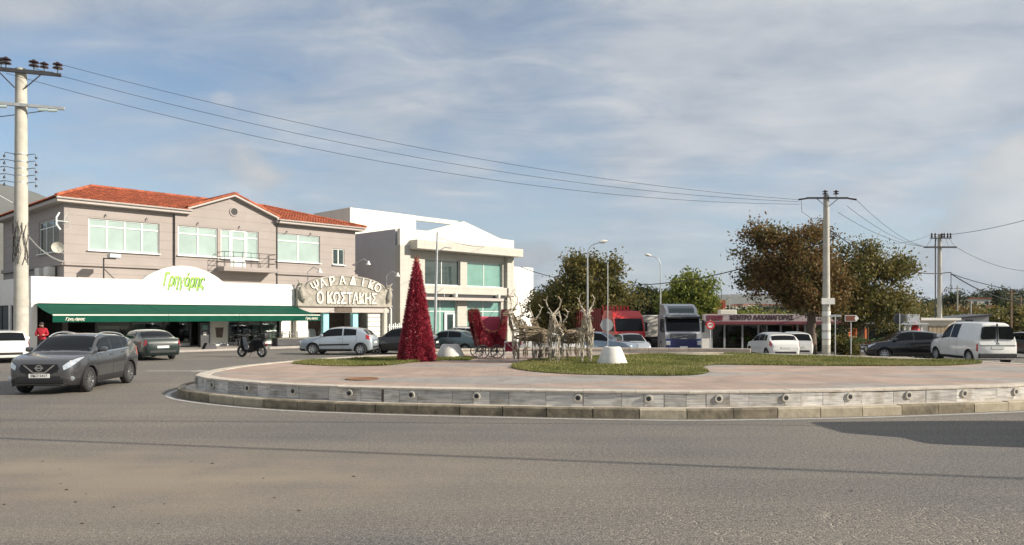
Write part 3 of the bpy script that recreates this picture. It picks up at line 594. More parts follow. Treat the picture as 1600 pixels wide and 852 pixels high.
# shop inside
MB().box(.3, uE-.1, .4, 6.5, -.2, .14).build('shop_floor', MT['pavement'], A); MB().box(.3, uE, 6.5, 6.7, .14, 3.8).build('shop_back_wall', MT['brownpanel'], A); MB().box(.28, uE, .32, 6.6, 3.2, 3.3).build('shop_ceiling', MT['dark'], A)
for px in (150, 205, 256, 297, 333, 372, 408, 436):
    u_ = FA.u(px, .6); MB().box(u_-.06, u_+.06, .55, .67, .14, 3.2).build('glazing_post', MT['dkmetal'], A)
pxs = [95, 150, 205, 256, 297, 333, 372, 408, 436]
for p, q in zip(pxs, pxs[1:]):
    if (p, q) in ((95, 150), (297, 333)): continue
    MB().box(FA.u(p, .6)+.07, FA.u(q, .6)-.07, .60, .612, .32, 3.18).build('shop_pane', MT['shopglass'], A)
    MB().box(FA.u(p, .6)+.06, FA.u(q, .6)-.06, .52, .68, .14, .32).build('plinth', MT['white'], A)
MB().box(FA.u(436, .6), uE, .3, .7, .1, zA).build('shop_pier', MT['white'], A)
MB().box(FA.u(396, .6), FA.u(434, .6), .68, .72, .32, 3.1).build('poster_panel', MT['plaster'], A)
for i, (px, w, h, mm) in enumerate([(170, 1.3, 1.1, 'plaster'), (215, 1.0, 1.25, 'white'), (240, 1.1, 1.0, 'pane_teal'), (345, 1.3, 1.3, 'metal'), (385, 1.4, .95, 'wood')]):
    u_ = FA.u(px, 2); o = MB().box(u_-w/2, u_+w/2, 1.8, 2.5, .14, h, .02).box(u_-w/2+.05, u_+w/2-.05, 1.9, 2.4, h, h+.35, .03).build('display_counter', MT[mm], None, None, FA.w(0, 0), AN)
    tag(o, ['pale display counter inside the coffee shop beside the green car', 'white counter with glass top inside the coffee shop', 'teal display counter near the coffee shop entrance', 'steel counter behind the coffee shop poster stand', 'wooden counter at the far end of the coffee shop'][i], 'counter')
# awning
aw = thing('awning', 'long dark green awning over the coffee shop front', 'awning', FA.w(0, 0), AN); PR = 3.2; za, zb_ = 2.74, 2.13; au0, au1 = .15, FA.u(461, 0)
cuts = [au0, au0+(au1-au0)*.37, au0+(au1-au0)*.64, au1]
for a, b in zip(cuts, cuts[1:]):
    c_ = MB(); nn_ = 6
    for t0, t1 in zip([k/nn_ for k in range(nn_)], [(k+1)/nn_ for k in range(nn_)]):
        sag = lambda t: -.06*math.sin(math.pi*t)
        c_.add([(x, -.03-PR*t, za+(zb_-za)*t+sag(t)+dz) for dz in (0, -.012) for x, t in ((a+.01, t0), (b-.01, t0), (b-.01, t1), (a+.01, t1))], [(0, 1, 2, 3), (7, 6, 5, 4), (0, 3, 7, 4), (1, 5, 6, 2)])
    c_.build('canopy', MT['green_awning'], aw, 40)
    MB().box(a+.01, b-.01, -PR-.08, -PR-.01, zb_-.05, zb_+.03, .01).build('front_bar', MT['awning_trim'], aw)
    v_ = MB(); k_ = 24
    for j in range(k_):
        x0, x1 = a+.01+(b-a-.02)*j/k_, a+.01+(b-a-.02)*(j+1)/k_; y0, y1 = -PR-.06+.015*math.sin(j*1.3), -PR-.06+.015*math.sin((j+1)*1.3)
        v_.add([(x0, y0, zb_-.05), (x1, y1, zb_-.05), (x1, y1, 1.74), (x0, y0, 1.74)], [(0, 1, 2, 3)])
    v_.build('valance', MT['green_awning'], aw, 60)
for x in (au0+.4, cuts[1], cuts[2], au1-.4): MB().tube([(x, -.03, 2.5), (x+.3, -1.6, 2.3), (x, -PR, zb_-.06)], .03, 6).build('folding_arm', MT['white'], aw, 40)
for x in (au0+1.05, au1-.7): addtext(MB(), 'Γρηγόρης', .2, x, -PR-.095, 1.9, .004, .3, .004).build('valance_lettering', MT['letter'], aw)
# pavement along the shops
pv = MB().prism([(-14, -4.6), (-2, -4.7), (8, -4.6), (20, -4.2), (30, -3.6), (36, .3), (-14, .4)], -.25, .12, 'z').build('pavement', MT['pavement'], None, None, FA.w(0, 0), AN); tag(pv, kind='structure')
# ------------------------------------------------------------------ fish shop
FS = thing('fish_shop', 'small fish shop with pale blue columns under a carved stone sign', 'shop', FA.w(0, 0), AN); f0, f1 = uE+.05, FA.u(606, 0)
fu = lambda px: FA.u(px, 0)
MB().box(f0, f1, 3.6, 3.8, 0, 3.2).build('back_wall', MT['brownpanel'], FS); MB().box(f0, f1, -.1, 3.7, 2.72, 2.8).build('ceiling', MT['white'], FS); MB().box(f0, f1, -.1, 3.6, -.1, .16).build('floor', MT['pavement'], FS)
MB().box(f0, f0+.2, .1, 3.6, .16, 2.72).build('side_wall', MT['white'], FS); MB().box(f1-.2, f1, .1, 3.6, .16, 2.72).build('side_wall', MT['plaster'], FS)
MB().box(f0, f1+.2, .1, 3.8, 2.8, 3.4).build('roof_slab', MT['plaster'], FS)
for px in (508.5, 554.5): MB().box(fu(px)-.24, fu(px)+.24, -.1, .25, .16, 2.6, .03).build('column', MT['ltblue'], FS)
MB().box(fu(462), fu(480), -.1, .2, .16, 2.25, .02).build('white_panel', MT['white'], FS)
for k in range(6): MB().box(fu(574), fu(593), -.1, .1, .16+k*.36, .16+k*.36+.33, .03).build('shutter_slat', MT['plaster'], FS)
MB().box(fu(596), fu(601), -.35, .1, .1, 2.75, .03).build('pier', MT['concrete_lt'], FS)
MB().box(f0+.1, f1-.1, -.32, -.1, 2.3, 2.75, .02).build('lower_fascia', MT['soffit'], FS); MB().box(fu(519), fu(546), -.36, -.3, 2.34, 2.71, .01).build('dark_panel', MT['brownpanel'], FS)
MB().tube([(fu(603), -.4, 2.8), (fu(606), -.4, 2.6), (fu(606), -.4, .12)], .07, 8).build('drainpipe', MT['white'], FS, 40)
mat('bulb', (1, .85, .6), emit=2.5)
for i, px in enumerate((502, 521, 530, 539, 548, 558, 566, 584)): MB().lathe([(.0, -.11), (.07, -.09), (.09, 0), (.06, .07), (.02, .1), (.02, .16)], (fu(px), .3, 2.5), 10).build('bulb', MT['bulb'], FS, 50)
for i, px in enumerate((490, 530, 565)):
    o = MB().box(fu(px)-.75, fu(px)+.75, .9, 1.7, .16, .95, .03).box(fu(px)-.7, fu(px)+.7, .95, 1.65, .95, 1.1, .03).build('fish_counter', MT['metal'], None, None, FA.w(0, 0), AN); tag(o, ['steel fish counter behind the white panel', 'steel fish counter between the pale blue columns', 'steel fish counter beside the slatted shutter'][i], 'counter')
# carved sign
sg = thing('carved_sign', 'arched carved stone sign with raised Greek lettering above the fish shop', 'sign', FA.w(0, 0), AN)
c0, c1 = fu(460.5), fu(607); cm, zs0 = (c0+c1)/2, 2.8; hw = (c1-c0)/2
def ztop(t): return 4.02+1.06*math.sqrt(max(0, 1-min(1, abs(t)/.86)**2)) if abs(t) < .86 else 4.02+.45*math.sin((abs(t)-.86)/.14*math.pi)*1.0
poly = [(c0, zs0), (c1, zs0)]+[(cm+hw*t, ztop(t)) for t in [1-2*i/60 for i in range(61)]]
MB().prism(poly, -.42, -.12).build('board', MT['stone'], sg)
rimb = MB().tube([(cm+hw*.84*math.sin(a), -.43, 4.0+1.0*math.cos(a)) for a in [R(-88+176*i/30) for i in range(31)]], .05, 6); rimb.tube([(cm+hw*.74*math.sin(a), -.43, 3.72+.62*math.cos(a)) for a in [R(-78+156*i/24) for i in range(25)]], .03, 6)
rimb.box(c0-.03, c1+.03, -.5, -.11, zs0-.07, zs0+.06, .02); rimb.build('moulding', MT['stone'], sg, 40)
wd = 'ΨΑΡΑΔΙΚΟ'; mat('letter_edge', (.10, .085, .06), .8)
for i, ch in enumerate(wd):
    a = R(-59+118*i/(len(wd)-1))
    for sz_, bo_, dp_, mm_ in ((.88, .012, -.44, 'letter'), (.88, .05, -.40, 'letter_edge')): addtext(MB(), ch, sz_, cm+hw*.79*math.sin(a)*.97, dp_, 3.60+1.0*math.cos(a)+.06, .05, 0, bo_, -a*.5).build('letter' if bo_ < .03 else 'letter_outline', MT[mm_], sg)
addtext(MB(), 'Ο ΚΩΣΤΑΚΗΣ', 1.15, cm, -.44, 3.32, .05, 0, .02, 0, hw*1.28).build('lettering', MT['letter'], sg); addtext(MB(), 'Ο ΚΩΣΤΑΚΗΣ', 1.15, cm, -.40, 3.32, .05, 0, .05, 0, hw*1.30).build('lettering_outline', MT['letter_edge'], sg)
for s in (-1, 1):                                       # carved fish at each end
    fb = MB(); x = cm+s*hw*.90; rings = []
    pts = [(x-s*.05+s*.22*math.sin(t*2.4), -.45, 3.0+t*1.35) for t in [k/8 for k in range(9)]]
    fb.tube(pts, [.05, .16, .24, .26, .25, .2, .14, .09, .16], 10); fb.prism([(x-s*.15, 4.25), (x+s*.45, 4.62), (x+s*.25, 4.28), (x+s*.5, 4.05), (x+s*.05, 4.12)], -.5, -.4)
    fb.lathe([(0, -.06), (.05, -.03), (.05, .03), (0, .05)], (x, -.68, 3.25), 8, 'y'); fb.build('carved_fish', MT['stone'], sg, 40)
for px, s, nm in ((478, 1, 'left'), (601, -1, 'right')):
    ln_ = thing('sign_lamp', 'white gooseneck lamp on the carved sign ' + ('beside the coffee shop fascia' if s > 0 else 'beside the tall shaded side wall'), 'lamp', FA.w(fu(px), -.25, 0), AN)
    MB().tube([(0, 0, 4.05), (0, 0, 5.2), (.25, -.35, 5.55), (.5, -.7, 5.35)], .03, 6).build('bracket', MT['galv'], ln_, 40); MB().lathe([(.06, .16), (.09, .05), (.2, -.14), (.19, -.15), (.0, -.05)], (.52, -.72, 5.28), 12).build('lamp_shade', MT['white'], ln_, 40)
ln_ = thing('wall_lamp', 'white gooseneck lamp on the grey wall above the carved sign', 'lamp', FA.w(0, 0), AN); x = FA.u(553, DU)
MB().tube([(x, DU, 6.05), (x+.1, DU-.4, 6.35), (x+.45, DU-.7, 6.6), (x+.75, DU-.85, 6.35)], .03, 6).build('bracket', MT['galv'], ln_, 40); MB().lathe([(.06, .16), (.09, .05), (.2, -.14), (.19, -.15), (.0, -.05)], (x+.77, DU-.86, 6.28), 12).build('lamp_shade', MT['white'], ln_, 40)
# floodlight in front of the upper storey, dish, aerial, air conditioners
fl = thing('floodlight', 'grey box floodlight on a post above the white fascia', 'floodlight', FA.w(FA.u(162, .9), .9, 0), AN)
MB().tube([(0, 0, ZF-.2), (0, 0, FA.z(162, 403, .9))], .045, 8).tube([(0, 0, FA.z(162, 404, .9)), (.65, -.1, FA.z(162, 404, .9))], .035, 6).tube([(0, 0, 4.9), (.9, .2, ZF-.2)], .025, 6).build('post', MT['dkmetal'], fl, 40)
MB().box(.2, .85, -.4, .1, FA.z(172, 404, .9)+.02, FA.z(172, 397, .9), .03).build('lamp_housing', MT['galv'], fl)
DSC = .66; ds = thing('satellite_dish', 'cream satellite dish on the corner of the grey building', 'satellite dish', FA.w(uL-.1, DU-.2, 0), AN)
zc_ = FA.z(86, 386, DU-.8)
dd_ = MB(); prof = [(.02, .0), (.2, .02), (.38, .07), (.5, .13), (.5, .145), (.38, .09), (.2, .04), (.02, .02)]
dd_.lathe(prof, (0, 0, 0), 24, 'y'); q_ = Matrix.Rotation(R(-28), 4, 'Z') @ Matrix.Rotation(R(18), 4, 'X') @ Matrix.Scale(-1, 4, (0, 1, 0)); dd_.v = [tuple(q_ @ (Vector(v)*DSC)+Vector((-.42, -.55, zc_))) for v in dd_.v]
dd_.build('dish', MT['cream'], ds, 50); MB().tube([(-.42, -.53, zc_-.02), (-.3, -.2, zc_-.22), (.1, .25, zc_-.28)], .03, 6).tube([(-.38, -.6, zc_-.26), (-.56, -.98, zc_-.1)], .015, 5).lathe([(.0, -.05), (.04, -.04), (.04, .04), (0, .05)], (-.56, -1.0, zc_-.08), 8).build('mount', MT['galv'], ds, 40)
ae = thing('aerial', 'white curved grid aerial on the corner of the grey building', 'antenna', FA.w(uL-.1, DU-.2, 0), AN); za_ = FA.z(93, 346, DU-.6)
am = MB().tube([(.05, .25, za_-.1), (.0, -.5, za_)], .025, 6).tube([(-.35, -.55, za_+.5), (-.52, -.6, za_+.2), (-.52, -.6, za_-.2), (-.3, -.55, za_-.5)], .05, 6)
for k in range(7): z = za_-.3+k*.1; am.tube([(.1, -.9+k*.04, z), (.12, .1, z)], .012, 5)
am.tube([(-.5, -.6, za_), (.15, -.4, za_+.03)], .02, 6).tube([(-.1, -.5, za_+.1), (.05, -.6, za_+.5)], .012, 5).build('aerial_frame', MT['frame_white'], ae, 40)
for i, (dd2, zz) in enumerate(((DU+1.3, 4.35), (DU+3.2, 4.35))):
    o = MB().box(uL-.5, uL-.1, dd2, dd2+.95, zz, zz+.7, .03).lathe([(.0, -.52), (.26, -.52), (.28, -.5), (.28, -.49), (0, -.49)], (uL, dd2+.4, zz+.35), 16, 'x').box(uL-.12, uL+.02, dd2+.1, dd2+.2, zz-.05, zz+.05).build('air_conditioner', MT['plaster'], None, 40, FA.w(0, 0), AN)
    tag(o, ['air conditioner unit low on the shaded side wall, close to its corner', 'air conditioner unit low on the shaded side wall, away from the corner'][i], 'air conditioner')
# lower shaded building at the far left
lb = thing('side_building', 'low shaded grey building with flat roof left of the coffee shop', 'building', FA.w(-.2, 9.5, 0), AN)
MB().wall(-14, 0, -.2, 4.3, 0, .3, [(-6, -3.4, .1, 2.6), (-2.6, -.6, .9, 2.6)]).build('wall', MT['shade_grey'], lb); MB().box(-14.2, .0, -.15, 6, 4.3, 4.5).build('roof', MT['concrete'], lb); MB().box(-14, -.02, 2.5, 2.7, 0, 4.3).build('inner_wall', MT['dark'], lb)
window(lb, -2.6, -.6, .9, 2.6, .1, 2, 0, 'dkmetal', 'pane_dark'); window(lb, -6, -3.4, .1, 2.6, .1, 2, 0, 'dkmetal', 'pane_dark', name='glass_door', sill=False)
# ------------------------------------------------------------------ building B: white modern block
B = thing('white_building', 'white two storey office block with shallow gable front and teal windows', 'building', FB.w(0, 0), AN)
bu = lambda px, d=0: FB.u(px, d); uB = bu(803); ZB = FB.z(625, 357)
mat('tilewall', (.50, .48, .425), .6, var=.06, scale=1.0)
def grid_lines(m, su, sz, lw=.02, dk=.6):
    nt = m.node_tree; N = nt.nodes.new; L = nt.links.new; b = nt.nodes['Principled BSDF']; src = b.inputs['Base Color'].links[0].from_socket
    tc = N('ShaderNodeTexCoord'); br = N('ShaderNodeTexBrick'); mp = N('ShaderNodeMapping'); mp.inputs['Rotation'].default_value = (R(90), 0, 0); L(tc.outputs['Object'], mp.inputs[0]); L(mp.outputs[0], br.inputs[0])
    br.offset = 0; br.inputs['Scale'].default_value = 1; br.inputs['Brick Width'].default_value = su; br.inputs['Row Height'].default_value = sz; br.inputs['Mortar Size'].default_value = lw
    br.inputs['Color1'].default_value = (1, 1, 1, 1); br.inputs['Color2'].default_value = (.96, .96, .96, 1); br.inputs['Mortar'].default_value = (dk, dk, dk, 1)
    mx = N('ShaderNodeMix'); mx.data_type = 'RGBA'; mx.blend_type = 'MULTIPLY'; mx.inputs[0].default_value = 1; L(src, mx.inputs[6]); L(br.outputs[0], mx.inputs[7]); L(mx.outputs[2], b.inputs['Base Color'])
grid_lines(MT['tilewall'], .9, .45, .012, .75)
wz0, wz1 = 4.78, 7.05; Wa, Wb = (bu(668), bu(723.5), wz0, wz1), (bu(734), bu(789.5), wz0, wz1); Wc, Wd = (bu(668), bu(719), .35, 3.55), (bu(734), bu(787), .35, 3.55)
pil = bu(641)
fr = MB().wall(pil, uB-.9, -.3, 7.75, .35, .65, [Wa, Wb, Wc, Wd]); fr.build('front_wall', MT['tilewall'], B)
MB().box(.0, pil, -.02, .66, -.3, ZB-1.35).build('corner_pier', MT['tilewall'], B); MB().box(uB-.9, uB, 0, .66, -.6, 8.2).build('corner_pier', MT['tilewall'], B)
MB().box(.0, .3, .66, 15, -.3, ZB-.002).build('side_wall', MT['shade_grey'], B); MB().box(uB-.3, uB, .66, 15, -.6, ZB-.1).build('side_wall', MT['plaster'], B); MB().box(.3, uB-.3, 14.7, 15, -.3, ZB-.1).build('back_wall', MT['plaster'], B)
MB().box(.3, uB-.3, .66, 14.7, ZB-1.0, ZB-.75).build('roof_slab', MT['concrete'], B); MB().box(.3, uB-.3, .66, 14.7, 3.75, 4.1).build('floor_slab', MT['plaster'], B)
gp0, gpm, gp1 = bu(668), bu(725), bu(783); zpk = FB.z(725, 346); zl, zr = FB.z(650, 357.5), FB.z(798, 373)
MB().prism([(.0, ZB-1.35), (uB-.0, ZB-1.5), (uB, ZB), (gp1, ZB+.02), (gpm, zpk), (gp0, ZB+.04), (.0, ZB)], .0, .34).build('gable_parapet', MT['cream'], B)
zb0, zb1 = FB.z(652, 388, -1), FB.z(652, 374, -1)
MB().box(bu(652, -1), uB+.25, -1.0, .345, zb0, zb1, .02).build('canopy_beam', MT['tilewall'], B)
MB().box(pil, uB-.9, .0, .348, FB.z(663, 458.5), 4.72, .02).build('storey_band', MT['tilewall'], B); MB().box(uB-.9, uB+.15, -.15, .02, FB.z(803, 463), 4.72, .02).build('storey_band', MT['tilewall'], B)
window(B, *Wa, .6, 2, 0, 'frame_white', 'pane_dark', .06); window(B, *Wb, .6, 2, 0, 'frame_white', 'pane_teal', .06)
window(B, *Wc, .6, 2, .34, 'frame_white', 'pane_teal', .07, sill=False); window(B, *Wd, .6, 2, .34, 'frame_white', 'pane_teal', .07, sill=False)
dr = MB().box(bu(700), bu(716), .45, .56, .1, 2.35, .02).build('door', MT['frame_white'], B); MB().box(bu(704), bu(713), .42, .46, .4, 2.2).build('door_pane', MT['pane_dark'], dr)
MB().box(pil, uB-.92, .1, .34, 3.55, 4.02).build('gap_shade_strip', MT['dark'], B); MB().box(bu(663, -.5), bu(787, -.5), -.55, .08, 3.42, 3.68, .03).build('awning_box', MT['soffit'], B)  # shade of the gap under the band painted as a solid dark strip
for px in (712, 779): MB().lathe([(.0, -.25), (.16, -.2), (.18, .1), (.1, .2), (0, .22)], (bu(px, -.3), -.3, 3.92), 10).build('spotlight', MT['plaster'], B, 40)
ph = 7.2; p1 = bu(650, ph); zph = FB.z(546, 324, ph)
MB().box(.002, p1, ph, ph+6, ZB-.8, zph).build('penthouse', MT['cream'], B)
MB().box(p1, bu(716, ph), ph, ph+.35, zph-.45, zph-.02).build('pergola_beam', MT['cream'], B); MB().box(p1, p1+2.2, ph+3, ph+3.4, zph-1.0, zph-.55).build('pergola_beam', MT['cream'], B); MB().box(bu(712, ph), bu(716, ph), ph+.02, ph+.33, ZB-.8, zph-.46).build('pergola_post', MT['cream'], B)
MB().box(bu(693, 5), bu(712, 5), 5, 5.9, ZB-.76, ZB+.75, .04).build('roof_unit', MT['galv'], B)
# annex
axr = bu(833, 1.2); an = thing('annex', 'plain white rendered annex beside the office block', 'building', FB.w(uB+.02, 1.2, 0), AN); zx = FB.z(806, 417, 1.2); wx = axr-uB
MB().wall(0, wx, -.8, zx, 0, .3, [(.6, 1.5, 2.2, 5.3)]).box(wx-.3, wx-.0, .3, 9, -.8, zx).box(0, wx-.3, 8.7, 9, -.8, zx).box(0, wx-.3, .3, 8.7, zx-.3, zx-.05).build('wall', MT['white'], an)
MB().box(.6, 1.5, .05, .12, 2.2, 5.3).build('blind_panel', MT['cream'], an)
for k in range(3): MB().tube([(1.7+k*.25, 1, zx-.1), (1.7+k*.25, 1, zx+.75)], .025, 5).build('rebar', MT['dkmetal'], an)
# white picket fence between the fish shop and the office block
fc = thing('picket_fence', 'white metal picket fence between fish shop and office block', 'fence', FA.w(FA.u(607, .4), .4, 0), AN); fw_ = 3.2
for k in range(16): x = .1+k*.19; MB().box(x-.035, x+.035, -.02, .02, .3, 1.42+.08*(k % 2)).build('picket', MT['frame_white'], fc)
for z in (.55, 1.2): MB().box(0, fw_, .02, .06, z-.03, z+.03).build('rail', MT['frame_white'], fc)
MB().box(0, fw_, -.1, .1, -.1, .32).build('plinth', MT['plaster'], fc)
# ------------------------------------------------------------------ cars
def pchip(xs, ys):
    n = len(xs); h = [xs[i+1]-xs[i] for i in range(n-1)]; dl = [(ys[i+1]-ys[i])/h[i] for i in range(n-1)]; m = [0]*n; m[0], m[-1] = dl[0], dl[-1]
    for i in range(1, n-1):
        if dl[i-1]*dl[i] > 0: w1, w2 = 2*h[i]+h[i-1], h[i]+2*h[i-1]; m[i] = (w1+w2)/(w1/dl[i-1]+w2/dl[i])
    def f(x):
        x = min(max(x, xs[0]), xs[-1]); i = 0
        while i < n-2 and x > xs[i+1]: i += 1
        t = (x-xs[i])/h[i]; a, b = ys[i], ys[i+1]
        return (1+2*t)*(1-t)**2*a+t*(1-t)**2*h[i]*m[i]+t*t*(3-2*t)*b+t*t*(t-1)*h[i]*m[i+1]
    return f
# stations: t, bottom, shoulder, top (fractions of height), half width fraction
PROF = {
 'hatch': [(0, .24, .40, .43, .60), (.012, .17, .46, .49, .78), (.04, .14, .50, .54, .88), (.10, .13, .545, .60, .955), (.19, .13, .575, .645, 1), (.265, .13, .60, .675, 1), (.345, .13, .615, .83, 1), (.43, .13, .625, .965, 1), (.55, .13, .64, 1, 1), (.70, .13, .655, .985, 1), (.84, .13, .67, .935, .99), (.885, .14, .675, .895, .98), (.945, .16, .68, .725, .955), (.98, .18, .60, .64, .90), (1, .24, .50, .54, .80)],
 'suv': [(0, .24, .44, .47, .58), (.010, .17, .52, .555, .76), (.035, .15, .565, .60, .87), (.10, .14, .60, .64, .95), (.19, .14, .62, .675, 1), (.255, .14, .635, .70, 1), (.34, .14, .645, .85, 1), (.42, .14, .65, .965, 1), (.54, .14, .66, 1, 1), (.70, .14, .675, .985, 1), (.85, .14, .70, .93, .985), (.90, .15, .705, .885, .97), (.96, .17, .69, .735, .945), (.985, .18, .60, .64, .90), (1, .25, .50, .54, .82)],
 'sedan': [(0, .25, .43, .46, .60), (.012, .18, .49, .52, .78), (.04, .15, .53, .56, .88), (.11, .14, .575, .62, .96), (.20, .14, .60, .655, 1), (.275, .14, .62, .68, 1), (.355, .14, .635, .85, 1), (.43, .14, .645, .97, 1), (.55, .14, .655, 1, 1), (.66, .14, .665, .975, 1), (.74, .14, .675, .92, .99), (.85, .14, .69, .755, .97), (.93, .15, .69, .735, .95), (.98, .17, .66, .70, .90), (1, .25, .50, .56, .80)],
 'wagon': [(0, .25, .41, .44, .60), (.012, .18, .48, .51, .78), (.04, .15, .52, .56, .88), (.11, .14, .57, .62, .96), (.20, .14, .60, .655, 1), (.275, .14, .615, .68, 1), (.355, .14, .625, .85, 1), (.43, .14, .63, .97, 1), (.55, .14, .64, 1, 1), (.75, .14, .65, .99, 1), (.92, .14, .66, .955, .985), (.945, .15, .66, .92, .97), (.98, .17, .66, .70, .945), (.992, .18, .55, .58, .90), (1, .25, .48, .52, .82)],
 'van': [(0, .2, .36, .39, .62), (.012, .14, .42, .45, .80), (.04, .12, .46, .50, .90), (.10, .11, .50, .545, .97), (.17, .11, .53, .575, 1), (.235, .11, .55, .60, 1), (.31, .11, .56, .79, 1), (.37, .11, .565, .945, 1), (.45, .11, .57, 1, 1), (.70, .11, .57, 1, 1), (.93, .11, .57, .985, .985), (.965, .12, .57, .93, .975), (.985, .13, .57, .62, .965), (.993, .14, .50, .53, .93), (1, .2, .44, .47, .88)]}
def tyre_meshes():
    T = MB().lathe([(.66, -.5), (.9, -.5), (.97, -.42), (1.0, -.28), (1.0, .28), (.97, .42), (.9, .5), (.66, .5)], (0, 0, 0), 26, 'y').mesh('tyre', MT['rubber'], 35)
    out = {}
    for key, ns, mt, dk in (('alloy5', 5, 'alloy', 'dark'), ('alloy10', 10, 'alloy', 'dark'), ('cover', 7, 'galv', 'dark')):
        rb = MB(); rb.lathe([(.66, -.44), (.66, .46), (.62, .47), (.60, .30), (.60, -.44)], (0, 0, 0), 26, 'y'); rb.lathe([(0, .40), (.13, .40), (.15, .34), (.15, .1), (0, .1)], (0, 0, 0), 14, 'y')
        for k in range(ns):
            a = 2*math.pi*k/ns; w = {'alloy5': .105, 'alloy10': .05, 'cover': .10}[key]
            pr = [(-w, .12), (w, .12), (w*1.15, .63), (-w*1.15, .63)]; ca, sa = math.cos(a), math.sin(a)
            vs = [(x*ca-z*sa, y, x*sa+z*ca) for y in (.26, .38) for x, z in pr]; rb.add(vs, [(0, 1, 2, 3), (7, 6, 5, 4), (0, 4, 5, 1), (1, 5, 6, 2), (2, 6, 7, 3), (3, 7, 4, 0)])
        out[key] = rb.mesh('rim', MT[mt], 35)
    D = MB().lathe([(0, -.2), (.62, -.2), (.62, .14), (0, .14)], (0, 0, 0), 20, 'y').mesh('brake_disc', MT['dark'], 35)
    return T, out, D
TYRE, RIMS, DISC = tyre_meshes()
def paintmat(name, col, metal=.35, rough=.28):
    if name in MT: return MT[name]
    m = mat(name, col, rough, metal, coat=1.0, spec=.5, var=.05, scale=1.2); return m
def car(name, label, cat, loc, head, paint, typ, L=4.1, W=1.72, Hh=1.48, wb=2.5, fo=.82, wr=.31, rim='alloy5', detail=2, group=None, opts=None):
    """x forwards, y to the car's left; detail 0..3"""
    o_ = dict(rails=False, clad=False, plate_front=None, plate_rear='', side=[(.335, .545), (.555, .735), (.75, .83)], handles=(.545, .735), glass_rear=True, rearwin=(.885, .945), screen=(.275, .425)); o_.update(opts or {})
    root = thing(name, label, cat, loc, head, group); st = PROF[typ]; ts = [s[0] for s in st]; fb, fs, ft, fw_ = [pchip(ts, [s[k] for s in st]) for k in (1, 2, 3, 4)]
    def ring(t):
        zb, zs, zt, w = fb(t)*Hh, fs(t)*Hh, ft(t)*Hh, fw_(t)*W/2; g = zt-zs; k = zs-zb; ws = .95*w; y7 = ws-.32*g-.015; e = min(.06, .3*g)
        return [(0, zb), (.80*w, zb), (.94*w, zb+.05), (.985*w, zb+.30*k), (1.0*w, zb+.68*k), (ws, zs), (ws*.46+y7*.54+.022*min(1, g/.3), zs+.52*g), (y7, zt-e), (y7*.62, zt-.25*e), (0, zt)]
    def S(t, r, cache={}):
        P = ring(t); ext = [(-P[1][0], P[1][1])]+P+[(-P[8][0], P[8][1])]; i = min(int(r), 8); f = r-i; p0, p1, p2, p3 = ext[i], ext[i+1], ext[i+2], ext[i+3]
        c = [.5*(2*p1[k]+(p2[k]-p0[k])*f+(2*p0[k]-5*p1[k]+4*p2[k]-p3[k])*f*f+(3*p1[k]-p0[k]-3*p2[k]+p3[k])*f**3) for k in (0, 1)]
        return Vector((L/2-t*L, c[0], c[1]))
    def SN(t, r, off):
        e = 2e-3; p = S(t, r); a = S(min(1, t+e), r)-S(max(0, t-e), r); b = S(t, min(9, r+e*3))-S(t, max(0, r-e*3)); n = a.cross(b)
        if n.length < 1e-9: return p
        n.normalize(); c = Vector((L/2-t*L, 0, Hh*.4))
        if n.dot(p-c) < 0: n = -n
        return p+n*off
    tt = []
    for a, b in zip(ts, ts[1:]): k = 2 if b-a < .03 else max(2, int((b-a)/.022)); tt += [a+(b-a)*i/k for i in range(k)]
    tt.append(1.0); rr = [i*.5 for i in range(19)]; mb = MB(); nr = len(rr); full = []
    for t in tt:
        half = [S(t, r) for r in rr]; full.append(half+[Vector((p.x, -p.y, p.z)) for p in half[-2:0:-1]])
    nn = len(full[0]); vs = [p for ring_ in full for p in ring_]
    fcs = [(i*nn+k, i*nn+(k+1) % nn, (i+1)*nn+(k+1) % nn, (i+1)*nn+k) for i in range(len(tt)-1) for k in range(nn)]
    fcs += [tuple(range(nn))[::-1], tuple((len(tt)-1)*nn+k for k in range(nn))]; mb.add(vs, fcs)
    pm = paint if not isinstance(paint, str) else MT[paint]
    body = mb.build('body', [pm, MT['dark']], root, 32)
    xf = L/2-fo; xr = xf-wb
    if detail >= 1:
        cb = MB()
        for x in (xf, xr):
            for s in (-1, 1): cb.lathe([(0, 0), (wr+.055, 0), (wr+.055, .34), (0, .34)], (x, (W/2-.26 if s > 0 else -W/2-.08), wr), 28, 'y')
        cut = cb.build('cut', MT['dark']); md = body.modifiers.new('b', 'BOOLEAN'); md.operation = 'DIFFERENCE'; md.object = cut; md.solver = 'EXACT'; md.use_self = True
        try: md.material_mode = 'TRANSFER'
        except Exception: pass
        cut.parent = root; bpy.context.view_layer.update(); dg = bpy.context.evaluated_depsgraph_get(); me = bpy.data.meshes.new_from_object(body.evaluated_get(dg))
        body.modifiers.clear(); old = body.data; body.data = me; me.name = 'body'; bpy.data.meshes.remove(old); bpy.data.objects.remove(cut); me.polygons.foreach_set('use_smooth', [True]*len(me.polygons)); me.set_sharp_from_angle(angle=R(32))
    def patch(nm, t0, t1, r0, r1, m, off=.004, n=(8, 6), side=0, parent=None, taper=0):
        q = MB()
        for s in ((1, -1) if side == 0 else (side,)):
            g = [[SN(t0+(t1-t0)*i/n[0], (r0+(r1-r0)*taper*i/n[0]+(r1-r0)*(1-taper*i/n[0])*j/n[1]), off) for j in range(n[1]+1)] for i in range(n[0]+1)]
            b = len(q.v); q.add([Vector((p.x, p.y*s, p.z)) for row in g for p in row], [(i*(n[1]+1)+j, i*(n[1]+1)+j+1, (i+1)*(n[1]+1)+j+1, (i+1)*(n[1]+1)+j) for i in range(n[0]) for j in range(n[1])])
